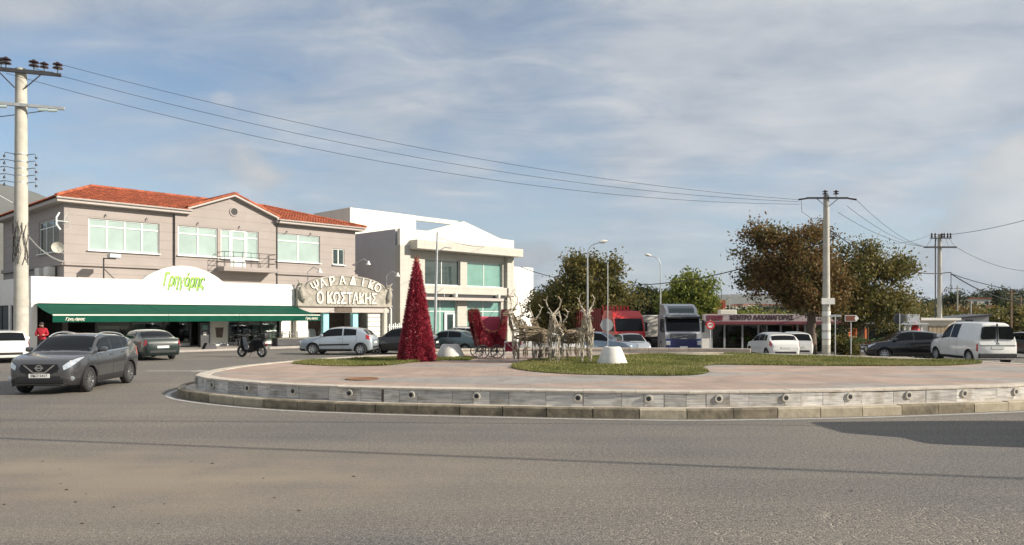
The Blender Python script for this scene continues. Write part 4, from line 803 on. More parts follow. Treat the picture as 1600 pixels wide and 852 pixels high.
        return q.build(nm, m if not isinstance(m, str) else MT[m], parent or root, 60)
    def across(nm, t0, t1, r0, m, off=.004, n=8):           # patch spanning the centre line
        q = MB(); cols = [r0+(9-r0)*j/6 for j in range(7)]; g = []
        for i in range(n+1):
            t = t0+(t1-t0)*i/n; h_ = [SN(t, r, off) for r in cols]; g.append(h_+[Vector((p.x, -p.y, p.z)) for p in h_[-2::-1]])
        w = len(g[0]); q.add([p for row in g for p in row], [(i*w+j, i*w+j+1, (i+1)*w+j+1, (i+1)*w+j) for i in range(n) for j in range(w-1)]); return q.build(nm, MT[m], root, 60)
    a, b = o_['screen']; across('windscreen', a, b, 7.25, 'carglass')
    if o_['glass_rear']: across('rear_window', *o_['rearwin'], 7.25, 'carglass')
    for s in (1, -1):
        for (a, b) in o_['side']: patch('side_window', a, b, 5.22, 6.78, 'carglass', side=s)
        patch('headlight', *o_.get('hl', (.022, .105)), *o_.get('hlr', (4.35, 5.25)), 'headlight', .011, (14, 6), side=s, taper=.75)
        patch('tail_light', *o_.get('tl', (.935, .985)), *o_.get('tlr', (4.1, 5.3)), 'taillight', .006, side=s)
        patch('sill_trim', .27, .73, 1.6, 2.5, 'dark', .006, side=s)
        patch('bumper_trim', .0, .10, 1.2, 2.7, 'dark', .005, side=s)
        if detail >= 2:
            for t in (o_['side'][0][0]-.03, (o_['side'][0][1]+o_['side'][1][0])/2 if len(o_['side']) > 1 else .6, o_['side'][1][1]+.005 if len(o_['side']) > 1 else .74): patch('door_seam', t, t+.0022, 2.3, 5.1, 'black', .003, (1, 10), side=s)
            for t in o_['handles']: p = S(t-.03, 4.75); MB().box(p.x-.08, p.x+.08, s*p.y-.02, s*p.y+.02, p.z-.015, p.z+.015, .01).build('door_handle', pm, root)
            p = S(a_ := o_['side'][0][0]+.005, 5.3); mr = MB().box(p.x-.06, p.x+.10, s*(p.y+.06)-.0, s*(p.y+.23), p.z-.0, p.z+.14, .045).build('wing_mirror', pm, root, 40); MB().box(p.x-.01, p.x+.03, s*(p.y-.03), s*(p.y+.08), p.z+.0, p.z+.04).build('mirror_arm', MT['dark'], mr)
        for x, nm in ((xf, 0), (xr, 1)):
            y = s*(W/2-.115); wh = thing_part('wheel', root, (x, y, wr), 0 if s > 0 else math.pi)
            for nm2, me in (('tyre', TYRE), ('rim', RIMS[rim]), ('brake_disc', DISC)): c = link(nm2, me, wh); c.scale = (wr, .205 if True else 1, wr)
    # grille, bumper and plates
    zf = fs(.0)*Hh
    MB().box(L/2-.10, L/2+.006, -W*.26, W*.26, zf-.10, zf-.01, .015).build('grille', MT['dark'], root); MB().box(L/2-.1, L/2+.008, -W*.30, W*.30, fb(0)*Hh+.02, fb(0)*Hh+.13, .02).build('air_intake', MT['dark'], root)
    pf = MB().box(L/2, L/2+.016, -.26, .26, zf-.24, zf-.13, .004).build('number_plate', MT['plate'], root)
    if o_['plate_front']:
        tb = MB(); vs_, fs_ = textmesh(o_['plate_front'], .10, .002); tb.add([(L/2+.018+v.z, v.x*.95, zf-.185+v.y) for v in vs_], fs_); tb.build('plate_number', MT['black'], pf)
    zr_ = fs(1)*Hh; MB().box(-L/2-.016, -L/2+.02, -.26, .26, zr_-.13, zr_-.02, .004).build('number_plate', MT['plate'], root)
    MB().box(-L/2-.01, -L/2+.08, -W*.34, W*.34, fb(1)*Hh+.0, fb(1)*Hh+.12, .02).build('rear_bumper_trim', MT['dark'], root)
    if o_['clad']:
        for x in (xf, xr):
            for s in (1, -1):
                q = MB(); k_ = 16; sec = []
                for i in range(k_+1):
                    an_ = R(-18+216*i/k_); ca, sa = math.cos(an_), math.sin(an_)
                    for r_, y_ in ((wr+.045, W/2-.06), (wr+.045, W/2+.004), (wr+.115, W/2-.004), (wr+.115, W/2-.06)): sec.append((x+r_*ca, s*y_, wr+r_*sa))
                q.add(sec, [(i*4+j, i*4+(j+1) % 4, (i+1)*4+(j+1) % 4, (i+1)*4+j) for i in range(k_) for j in range(4)]); q.build('arch_trim', MT['dark'], root, 40)
    if o_['rails']:
        for s in (1, -1):
            pts = []
            for i in range(11):
                t = .40+.44*i/10; p = SN(t, 7.35, .0); pts.append((p.x, s*p.y, p.z+.012+.05*math.sin(math.pi*i/10)**.4))
            MB().tube(pts, .018, 6).build('roof_rail', MT['galv'], root, 40)
    return root, S, SN, patch
def thing_part(name, parent, loc, rz=0):
    o = bpy.data.objects.new(name, None); C.objects.link(o); o.parent = parent; o.location = loc; o.rotation_euler = (0, 0, rz); o.empty_display_size = .1; return o
def gpt(px, py):                                         # ground point through a pixel on the sloping ground
    Y = 20.0
    for _ in range(60):
        x = (px-800)/F*Y; Y = .5*Y+.5*(H-gz(x, Y))*F/(py-HZ)
    return Vector(((px-800)/F*Y, Y, gz((px-800)/F*Y, Y)))
def onroad(px, Y): return gxy(px, Y)
paintmat('p_grey', (.12, .123, .128), .7, .26); paintmat('p_white', (.74, .74, .71), 0, .3); paintmat('p_silverblue', (.42, .48, .53), .4, .3); paintmat('p_green', (.004, .016, .014), .0, .3)
paintmat('p_black', (.012, .012, .014), .2, .2); paintmat('p_teal', (.10, .15, .155), .4, .28); paintmat('p_steel', (.20, .26, .33), .5, .3); paintmat('p_silver', (.50, .53, .55), .5, .3); paintmat('p_dkgrey', (.10, .105, .11), .5, .3)
# the grey crossover rounding the island
hd = math.atan2(-.995, .10); cq = Vector((-12.62, 21.72, 0))
q, S, SN, patch = car('crossover_car', 'dark grey crossover car with roof rails driving round the island', 'car', cq, hd, 'p_grey', 'suv', 4.38, 1.82, 1.58, 2.65, .88, .345, 'alloy10', 3, opts=dict(rails=True, clad=True, side=[(.335, .525), (.535, .705), (.715, .80)], handles=(.53, .71), screen=(.262, .415), rearwin=(.90, .955), hl=(.004, .135), hlr=(4.25, 5.2), plate_front='ΒΚΟ·5417'))
LQ = 4.38; zf = .44*1.58
chv = MB()
for s in (1, -1): chv.prism([(s*.12, zf-.10), (s*.17, zf-.10), (s*.40, zf+.10), (s*.35, zf+.10)], LQ/2-.06, LQ/2+.022, 'x')
chv.box(LQ/2-.05, LQ/2+.02, -.14, .14, zf-.125, zf-.09); chv.build('grille_chrome', MT['chrome'], q); MB().prism([(-.44, zf+.12), (.44, zf+.12), (.5, zf+.0), (.3, zf-.14), (-.3, zf-.14), (-.5, zf)], LQ/2-.08, LQ/2+.012, 'x').build('upper_grille', MT['black'], q)
bd = MB(); bd.lathe([(.058, 0), (.085, 0), (.085, .014), (.058, .014)], (LQ/2+.014, 0, zf+.02), 20, 'x'); bd.box(LQ/2+.014, LQ/2+.026, -.11, .11, zf+.003, zf+.037); bd.build('emblem', MT['chrome'], q, 40)
MB().box(LQ/2-.12, LQ/2+.012, -.62, .62, .30, .43, .03).build('lower_grille', MT['black'], q)
for s in (1, -1):
    p = SN(.028, 3.0, .01); MB().lathe([(0, -.03), (.055, -.02), (.06, .02), (0, .03)], (p.x, s*p.y, p.z), 12, 'x').build('fog_light', MT['headlight'], q, 40)
patch('rear_arch_shade', .262, .266, 5.3, 6.9, 'dark', .004, (1, 6)) if False else None
for s in (1, -1):
    patch('window_chrome', .30, .80, 5.08, 5.17, 'chrome', .006, (14, 1), side=s); patch('lower_cladding', .0, .16, 2.0, 2.9, 'dark', .006, (14, 4), side=s); patch('lower_cladding', .27, .72, 2.3, 2.75, 'dark', .008, (10, 3), side=s)
tr = MB().lathe([(0, -.09), (.03, -.05), (.045, 0), (.02, .06), (0, .09)], (.62, 0, 1.25), 8).build('mirror_charm', MT['plate'], q, 50)
# the others
def place(px, py, off=(0, 0)): g = gpt(px, py); return Vector((g.x+off[0], g.y+off[1], gz(g.x+off[0], g.y+off[1])))
car('estate_car', 'old white estate car seen from behind beside the tall concrete pole', 'car', Vector((-23.3, 34.2, 0)), R(127), 'p_white', 'wagon', 4.25, 1.70, 1.45, 2.5, .85, .30, 'cover', 2, opts=dict(tl=(.95, .985), tlr=(3.4, 5.2), side=[(.335, .53), (.54, .72), (.73, .90)], rearwin=(.94, .982)))
car('sedan_car', 'very dark green sedan seen from behind in front of the coffee shop', 'car', Vector((-17.75, 36.2, 0)), R(134), 'p_green', 'sedan', 4.5, 1.73, 1.43, 2.52, .9, .31, 'alloy5', 2, opts=dict(side=[(.345, .53), (.54, .70)], rearwin=(.72, .845), tl=(.955, .99), tlr=(4.0, 5.4)))
bpy_last = car('hatchback_car', 'silver blue two door hatchback parked before the fish shop', 'car', Vector((-9.35, 40.3, 0)), R(176), 'p_silverblue', 'hatch', 4.0, 1.72, 1.49, 2.58, .82, .31, 'cover', 3, opts=dict(side=[(.335, .60), (.62, .79)], handles=(.60,), rearwin=(.875, .95), tl=(.92, .972), tlr=(4.3, 5.9)))
_, _, _, cpatch = bpy_last
cpatch('rubbing_strip', .29, .70, 3.35, 3.6, 'dark', .012)
car('black_car', 'black hatchback half hidden behind the red cone tree', 'car', onroad(627, 41.5), R(172), 'p_black', 'hatch', 4.1, 1.72, 1.47, 2.55, .82, .31, 'alloy5', 1)
car('teal_car', 'teal grey hatchback parked between red tree and sleigh', 'car', onroad(704, 43.5), R(163), 'p_teal', 'sedan', 4.3, 1.7, 1.42, 2.5, .85, .30, 'cover', 1, opts=dict(side=[(.345, .53), (.54, .72)], rearwin=(.72, .845)))
car('white_suv', 'white estate car parked behind the teal hatchback', 'car', onroad(722, 48), R(140), 'p_white', 'wagon', 4.3, 1.75, 1.6, 2.6, .85, .32, 'cover', 1, opts=dict(rails=True, side=[(.335, .53), (.54, .72), (.73, .90)], rearwin=(.94, .982)))
car('blue_estate', 'steel blue estate car parked behind the reindeer', 'car', onroad(937, 43), R(-25), 'p_steel', 'wagon', 4.3, 1.73, 1.55, 2.55, .85, .31, 'cover', 1, opts=dict(side=[(.335, .53), (.54, .72), (.73, .90)], rearwin=(.94, .982)))
car('silver_car', 'silver hatchback seen head on before the red truck', 'car', onroad(985, 46), R(-82), 'p_silver', 'hatch', 3.9, 1.68, 1.48, 2.5, .8, .30, 'cover', 1)
car('white_car', 'white car glimpsed through the reindeer legs', 'car', onroad(862, 42), R(0), 'p_white', 'hatch', 3.9, 1.68, 1.46, 2.5, .8, .30, 'cover', 1)
car('white_hatchback', 'white hatchback seen from behind before the market hall', 'car', onroad(1206, 42.5), R(92), 'p_white', 'hatch', 4.0, 1.75, 1.5, 2.55, .82, .31, 'cover', 1)
car('white_minivan', 'small white car squeezed beside the white hatchback', 'car', onroad(1240, 46.5), R(80), 'p_white', 'wagon', 4.0, 1.6, 1.6, 2.5, .8, .30, 'cover', 1, opts=dict(side=[(.335, .53), (.54, .72), (.73, .90)], rearwin=(.94, .982)))
car('black_hatchback', 'glossy black hatchback passing the brown arrow sign', 'car', onroad(1412, 38.2), R(170), 'p_black', 'hatch', 3.95, 1.7, 1.5, 2.5, .82, .31, 'cover', 2, opts=dict(side=[(.335, .55), (.565, .79)], handles=(.55,)))
car('dark_sedan', 'black sedan partly hidden behind the black hatchback', 'car', onroad(1466, 43.5), R(168), 'p_black', 'sedan', 4.3, 1.72, 1.43, 2.5, .85, .31, 'alloy5', 1, opts=dict(side=[(.345, .53), (.54, .70)], rearwin=(.72, .845)))
vn, VS, VSN, vpatch = car('panel_van', 'white panel van with twin rear doors beyond the island', 'van', Vector((20.9, 34.0, gz(20.9, 34.0))), R(88), 'p_white', 'van', 4.15, 1.72, 1.85, 2.69, .75, .31, 'cover', 2, opts=dict(side=[(.30, .45), (.465, .60)], handles=(.45,), glass_rear=False, screen=(.245, .37), hl=(.022, .1), tl=(.968, .99), tlr=(3.4, 4.4)))
vb = vn
for s in (1, -1):
    q_ = MB(); g = []; y0, y1 = (.08, .66) 
    P0 = [(-2.083, .09, 1.10), (-2.083, .67, 1.10), (-2.03, .62, 1.56), (-2.03, .09, 1.62)]
    q_.add([(x-.012, y*s, z) for x, y, z in P0], [(0, 1, 2, 3)]); q_.v = []; q_.f = []; q_.m = []
    MB().prism([(s*.08, 1.12), (s*.66, 1.10), (s*.69, 1.22), (s*.60, 1.60), (s*.52, 1.66), (s*.08, 1.66)], -2.07, -1.9, 'x').build('rear_door_window', MT['carglass'], vn)
    MB().tube([(-2.03, s*.04, .95), (-2.06, s*.04, .88)], .03, 6).build('door_handle', MT['dark'], vn)
MB().box(-2.062, -1.95, -.006, .006, .5, 1.78).build('door_seam', MT['black'], vn); MB().box(-2.1, -1.95, -.80, .80, .30, .50, .03).build('rear_bumper', MT['dark'], vn); MB().box(-2.085, -1.95, -.75, .75, .82, .85).build('rubbing_strip', MT['dark'], vn)
car('grey_car', 'dark grey car at the kerb beyond the panel van', 'car', Vector((31.0, 44, gz(31, 44))), R(-95), 'p_dkgrey', 'suv', 4.3, 1.78, 1.55, 2.6, .86, .33, 'alloy5', 1)
# tall van added out of view, sized to cast the shadow on the road
car('unseen_shadow_van', 'unseen white van added out of view to cast the road shadow', 'van', Vector((12.7, 12.65, 0)), R(184), 'p_white', 'van', 6.2, 2.3, 3.2, 3.6, 1.0, .40, 'cover', 1, opts=dict(side=[(.30, .45)], glass_rear=False, screen=(.245, .37)))
# ------------------------------------------------------------------ trucks
mat('p_blue', (.012, .02, .10), .3, coat=.6, var=.1); mat('p_red', (.55, .02, .018), .35, coat=.5, var=.1); mat('silverpanel', (.50, .52, .54), .35, .3, var=.1, scale=2); mat('reddull', (.20, .03, .025), .7, var=.2)
def wheel(parent, x, y, r, w, rim='cover', rz=0):
    wh = thing_part('wheel', parent, (x, y, r), rz)
    for nm2, me in (('tyre', TYRE), ('rim', RIMS[rim]), ('brake_disc', DISC)): c = link(nm2, me, wh); c.scale = (r, w, r)
def truck_cab(t, pm, lower, w=2.46, h=3.0, l=2.2, z0=.35, roofm=None, rs=.75):
    hw_ = w/2; y = hw_
    prof = [(0, z0), (.02, z0+.9), (.0, 1.45), (.10, 1.62), (.36, 2.55), (.55, 2.72), (l, 2.75), (l, z0)]
    MB().prism([(-x, z) for x, z in prof], -hw_, hw_).build('cab', pm, t, 30)
    return hw_
# blue and white tractor unit, facing the camera: local +x forwards
tw = gxy(1068, 50); T1 = thing('tractor_truck', 'blue and white truck tractor with roof wind deflector facing the island', 'truck', tw, R(-88))
hw_ = truck_cab(T1, MT['silverpanel'], None)
MB().box(-.06, .06, -1.2, 1.2, .30, 1.12, .05).build('bumper', MT['p_blue'], T1); MB().box(-.02, .075, -.88, .88, 1.14, 1.46, .03).build('grille', MT['dark'], T1)
gs_ = MB()
for k in range(4): gs_.box(.06, .085, -.86, .86, 1.17+k*.07, 1.19+k*.07)
gs_.tube([(.09, -.7, 1.2), (.09, .7, 1.44)], .02, 5); gs_.build('grille_bars', MT['metal'], T1)
MB().prism([(-.075, 1.62), (-.345, 2.5), (-.30, 2.52), (-.03, 1.63)], -1.13, 1.13).build('windscreen', MT['carglass'], T1); MB().box(-.30, .22, -1.2, 1.2, 2.46, 2.62, .04).build('sun_visor', MT['dark'], T1)
MB().prism([(-.45, 2.72), (-.62, 3.12), (-1.3, 3.42), (-2.1, 3.48), (-2.1, 2.74)], -1.08, 1.08).build('roof_deflector', MT['silverpanel'], T1, 30); MB().prism([(-.50, 2.86), (-.62, 3.125), (-1.0, 3.31), (-.98, 3.32), (-.6, 3.16), (-.47, 2.87)], -.86, .86).build('deflector_graphic', MT['pane_dark'], T1)
for s in (1, -1):
    MB().box(.0, .075, s*1.05-.15, s*1.05+.15, .68, .98, .04).build('headlight', MT['headlight'], T1); MB().box(-.25, -.1, s*1.28, s*1.48, 1.55, 2.35, .04).tube([(-.3, s*1.2, 2.3), (-.18, s*1.4, 2.36)], .025, 5).tube([(-.3, s*1.2, 1.6), (-.18, s*1.4, 1.54)], .025, 5).build('wing_mirror', MT['dark'], T1); MB().box(-1.4, -.5, s*1.232, s*1.25, 1.6, 2.45, .02).build('side_window', MT['carglass'], T1)
    wheel(T1, -1.3, s*1.08, .5, .3, rz=0 if s > 0 else math.pi); wheel(T1, -4.6, s*.98, .5, .5, rz=0 if s > 0 else math.pi); MB().box(-2.1, -.75, s*.9, s*1.22, .35, 1.1, .05).build('wheel_arch', MT['p_blue'], T1)
MB().box(.062, .075, -.26, .26, .5, .62).build('number_plate', MT['plate'], T1); MB().box(-5.6, -.4, -.42, .42, .7, .95).build('chassis', MT['dark'], T1); MB().prism([(-.34, 1.10), (.34, 1.10), (.1, 1.16), (-.1, 1.16)], .06, .08, 'x').build('badge', MT['chrome'], T1)
# grey box trailer standing beside it
tb_ = gxy(1023, 55); T2 = thing('box_trailer', 'pale grey box trailer parked beside the blue truck', 'trailer', tb_, R(-80))
MB().box(-8, 0, -1.0, 1.0, 1.1, 2.62, .04).build('box_body', MT['concrete_lt'], T2); MB().box(-8, .04, -1.03, 1.03, 2.62, 2.72, .02).build('roof_cap', MT['plaster'], T2); MB().box(-7.6, -.3, -.5, .5, .75, 1.1).build('chassis', MT['dark'], T2)
for s in (1, -1):
    wheel(T2, -6, s*.9, .48, .4, rz=0 if s > 0 else math.pi); wheel(T2, -4.9, s*.9, .48, .4, rz=0 if s > 0 else math.pi); wheel(T2, -1.0, s*.9, .48, .4, rz=0 if s > 0 else math.pi)
# red rigid truck with barred roof board
tr_ = gxy(985, 51.5); T3 = thing('red_truck', 'bright red truck with barred roof and slatted red body', 'truck', tr_, R(-72))
truck_cab(T3, MT['p_red'], None, 2.3); MB().prism([(-.08, 1.62), (-.34, 2.46), (-.30, 2.48), (-.035, 1.63)], -1.02, 1.02).build('windscreen', MT['carglass'], T3); MB().prism([(-.36, 2.56), (-.75, 3.0), (-2.1, 3.05), (-2.1, 2.7)], -1.1, 1.1).build('roof_deflector', MT['p_red'], T3, 30)
MB().box(-.04, .07, -1.1, 1.1, .35, .85, .05).build('bumper', MT['p_red'], T3); MB().box(-.02, .05, -.8, .8, .95, 1.3, .02).build('grille', MT['dark'], T3)
for s in (1, -1):
    MB().box(.0, .09, s*.95-.12, s*.95+.12, .62, .82, .03).build('headlight', MT['headlight'], T3); wheel(T3, -1.2, s*1.0, .48, .28, rz=0 if s > 0 else math.pi); wheel(T3, -5.5, s*.95, .48, .5, rz=0 if s > 0 else math.pi); MB().box(-.2, -.08, s*1.2, s*1.38, 1.6, 2.2, .03).tube([(-.3, s*1.1, 2.2), (-.14, s*1.3, 2.2)], .025, 5).build('wing_mirror', MT['dark'], T3); MB().box(-1.3, -.5, s*1.152, s*1.17, 1.6, 2.4, .02).build('side_window', MT['carglass'], T3)
    for k in range(14): MB().box(-7.6+k*.39, -7.6+k*.39+.3, s*1.18-.03, s*1.18+.03, 1.0, 3.2).build('body_slat', MT['reddull'], T3)
for k in range(8): MB().box(-2.35, -2.28, -1.05+k*.28, -1.05+k*.28+.12, 1.0, 3.4).build('headboard_bar', MT['p_red'], T3)
MB().box(-7.6, -2.3, -1.2, 1.2, .85, 1.0).build('deck', MT['dark'], T3); MB().box(-7.6, -.4, -.42, .42, .6, .85).build('chassis', MT['dark'], T3); MB().box(-7.6, -7.5, -1.15, 1.15, 1.0, 3.2).build('tailboard', MT['reddull'], T3); MB().box(-2.28, -2.24, -1.1, 1.1, 1.0, 2.9).build('headboard', MT['reddull'], T3)
# ------------------------------------------------------------------ island: cone tree, sleigh, reindeer, white bases
IZ = ZT
mat('tinsel', (.24, .013, .028), .45, col2=(.42, .045, .075), scale=14, island=.5, spec=.6); mat('tinsel_pink', (.45, .04, .09), .4, col2=(.6, .12, .19), scale=16, island=.4); mat('garland', (.16, .035, .025), .7, col2=(.24, .10, .05), scale=15, island=.5)
def fuzz(name, pts, nrm, length, width, m, parent, jitter=.5, droop=.3):
    n = len(pts); d = nrm+np.random.normal(0, jitter, (n, 3)); d[:, 2] -= droop; d /= np.linalg.norm(d, axis=1)[:, None]; L_ = length*np.random.uniform(.5, 1.3, n)[:, None]
    t = np.cross(d, np.random.normal(0, 1, (n, 3))); t /= np.linalg.norm(t, axis=1)[:, None]+1e-9; t *= width
    A = np.stack([pts-t, pts+t, pts+d*L_+t*.3, pts+d*L_-t*.3], 1); return quads(name, A, MT[m], parent)
c = gp(651, 563.5, IZ); TR = thing('cone_tree', 'tall red tinsel cone Christmas tree standing on the island', 'decoration', c); hT = 3.62; rT = .60
MB().lathe([(rT*.96, .0), (rT*.92, .1), (.07, hT-.15), (.0, hT-.05)], (0, 0, 0), 24).build('cone_body', MT['redcloth'], TR, 60)
n_ = 26000; q = 1-np.sqrt(np.random.uniform(0, 1, n_)); q = np.clip(q, 0, .985); a = np.random.uniform(0, 6.283, n_); rr = rT*(1-q)+.03+.02*np.sin(a*9); pts = np.c_[rr*np.cos(a), rr*np.sin(a), q*hT]; nr = np.c_[np.cos(a), np.sin(a), np.full(n_, .15)]
o = fuzz('tinsel', pts, nr, .095, .011, 'tinsel', TR, .55, .6); o['kind'] = 'stuff'
tp = MB(); 
for k in range(9): a_ = k*.7; tp.tube([(0, 0, hT-.15), (.11*math.cos(a_), .11*math.sin(a_), hT+.05+.07*math.sin(k*2.1))], [.02, .008], 5)
tp.lathe([(0, hT-.2), (.09, hT-.15), (.06, hT-.03), (0, hT)], (0, 0, 0), 10); tp.build('tree_top', MT['garland'], TR, 40)
# white tapered concrete bases
mat('basewhite', (.66, .65, .61), .75, var=.14, scale=3, bump=.2)
def tbase(px, py, r, h, label):
    p = gp(px, py, IZ); o = thing('tapered_base', label, 'bollard', (p.x, p.y+r*.8, IZ-.01))
    MB().lathe([(r, 0), (r*.985, .06), (r*.78, h*.55), (r*.60, h*.92), (r*.52, h), (r*.42, h+.01), (r*.40, h-.04), (0, h-.04)], (0, 0, 0), 30).build('base_body', MT['basewhite'], o, 40)
    MB().lathe([(r*.28, h-.05), (r*.28, h+.015), (r*.22, h+.015), (r*.22, h-.02), (0, h-.02)], (0, 0, 0), 16).build('lamp_insert', MT['dkmetal'], o, 40)
tbase(959, 570.5, .50, .58, 'white tapered concrete base standing on the lawn past the reindeer'); tbase(702, 560.3, .56, .52, 'tapered concrete base in shade between red tree and sleigh')
# sleigh
p = gp(768, 561, IZ); SL = thing('sleigh', 'red Santa sleigh with curled ends on small spoked wheels', 'sleigh', (p.x, p.y+.3, IZ), R(14))
ol = [(-.70, 1.72), (-.58, 1.80), (-.47, 1.70), (-.42, 1.45), (-.30, 1.12), (-.12, .98), (.10, .96), (.27, 1.04), (.36, 1.28), (.46, 1.38), (.55, 1.28), (.55, .95), (.47, .60), (.36, .42), (-.30, .42), (-.46, .60), (-.60, 1.0), (-.70, 1.45)]
sm = catmull(ol, 5); sp_ = [(v.x, v.y) for v in sm]
for y, nm in ((0, 'near'), (.86, 'far')):
    k = MB(); pl = sp_ if y == 0 else [(x*1.0, z) for x, z in sp_]; k.prism(pl, y, y+.07); s_ = k.build('side_panel', MT['redcloth'], SL)
    pp = np.array([(pl[i % len(pl)][0], y+.035, pl[i % len(pl)][1]) for i in range(len(pl))]); P3 = np.repeat(pp, 34, 0)+np.random.normal(0, .022, (len(pp)*34, 3)); o = fuzz('garland', P3, np.random.normal(0, 1, P3.shape), .07, .007, 'garland', s_, 0, 0); o['kind'] = 'stuff'
    idx = np.random.randint(0, len(pl), 9000); w_ = np.random.uniform(.05, .97, 9000)[:, None]; ct = np.where(pp[idx][:, [0]] < -.3, np.array([[-.45, 0, .9]]), np.array([[.1, 0, .65]])); Q = ct*(1-w_)+pp[idx]*w_
    for sd in (-1, 1):
        Q2 = Q.copy(); Q2[:, 1] = y+(0 if sd < 0 else .07); ins = inside(pl, Q2[:, 0], Q2[:, 2]); Q2 = Q2[ins]; o = fuzz('tinsel', Q2, np.tile([0, sd*1.0, .1], (len(Q2), 1)), .035, .008, 'tinsel', s_, .6, .3); o['kind'] = 'stuff'
MB().box(-.42, .45, .07, .86, .44, .50).build('floor', MT['redcloth'], SL); bk = MB().prism([(.45, .5), (.52, .5), (.66, 1.80), (.58, 1.82)], .05, .93).build('backrest', MT['redcloth'], SL)
mk = MB().prism([(-.45, .5), (-.40, .5), (-.48, 1.35), (-.55, 1.35)], .07, .86).build('front_panel', MT['redcloth'], SL)
n_ = 5000; Q = np.c_[np.random.uniform(-.3, .5, n_), np.full(n_, .84), np.random.uniform(.6, 1.5, n_)]; o = fuzz('pink_lining', Q, np.tile([0, -1., 0], (n_, 1)), .06, .01, 'tinsel_pink', SL, .5, .5); o['kind'] = 'stuff'
MB().box(-.3, .5, .80, .86, .55, 1.55, .05).build('lining_board', MT['tinsel_pink'], SL); MB().box(-.05, .44, .1, .82, .5, .82, .05).build('seat', MT['redcloth'], SL)
def spoke_wheel(par, x, y, r):
    w = MB(); w.tube([(x+r*math.cos(a), y, r+r*.96*math.sin(a)) for a in [2*math.pi*i/20 for i in range(21)]], .022, 6)
    for k in range(8): a = math.pi*2*k/8; w.tube([(x, y, r), (x+r*.96*math.cos(a), y, r+r*.93*math.sin(a))], .011, 5)
    w.lathe([(0, -.04), (.05, -.04), (.05, .04), (0, .04)], (x, y, r), 10, 'y'); w.build('spoked_wheel', MT['dkmetal'], par, 40)
for x in (-.36, .20):
    for y in (-.03, .96): spoke_wheel(SL, x, y, .25)
    MB().tube([(x, -.03, .25), (x, .96, .25)], .022, 6).tube([(x, .1, .25), (x, .1, .45)], .02, 5).tube([(x, .8, .25), (x, .8, .45)], .02, 5).build('axle', MT['dkmetal'], SL)
# small framed chair at the back of the sleigh
p = gp(798, 561, IZ); CH = thing('gift_chair', 'small white framed chair with pink tinsel cover behind the sleigh', 'chair', (p.x, p.y+.25, IZ), R(10)); CH.scale = (.62, .62, .62)
MB().box(-.34, .34, -.02, .02, .42, .98, .02).build('back_panel', MT['tinsel_pink'], CH); n_ = 1800; Q = np.c_[np.random.uniform(-.33, .33, n_), np.full(n_, -.02), np.random.uniform(.42, .97, n_)]; o = fuzz('pink_cover', Q, np.tile([0, -1., 0], (n_, 1)), .05, .009, 'tinsel_pink', CH, .5, .5); o['kind'] = 'stuff'
for x in (-.36, .36): MB().tube([(x, -.03, 0), (x, -.03, 1.02)], .022, 6).build('leg', MT['frame_white'], CH, 40); MB().tube([(x, .4, 0), (x, .4, .45)], .02, 6).build('leg', MT['frame_white'], CH, 40)
MB().tube([(-.36, -.03, 1.0), (.36, -.03, 1.0)], .022, 6).tube([(-.36, -.03, .40), (.36, -.03, .40)], .02, 6).tube([(-.3, -.05, .98), (.28, -.05, .42)], .014, 5).build('frame', MT['frame_white'], CH, 40); MB().box(-.34, .34, 0, .4, .42, .47, .02).build('seat', MT['tinsel_pink'], CH)
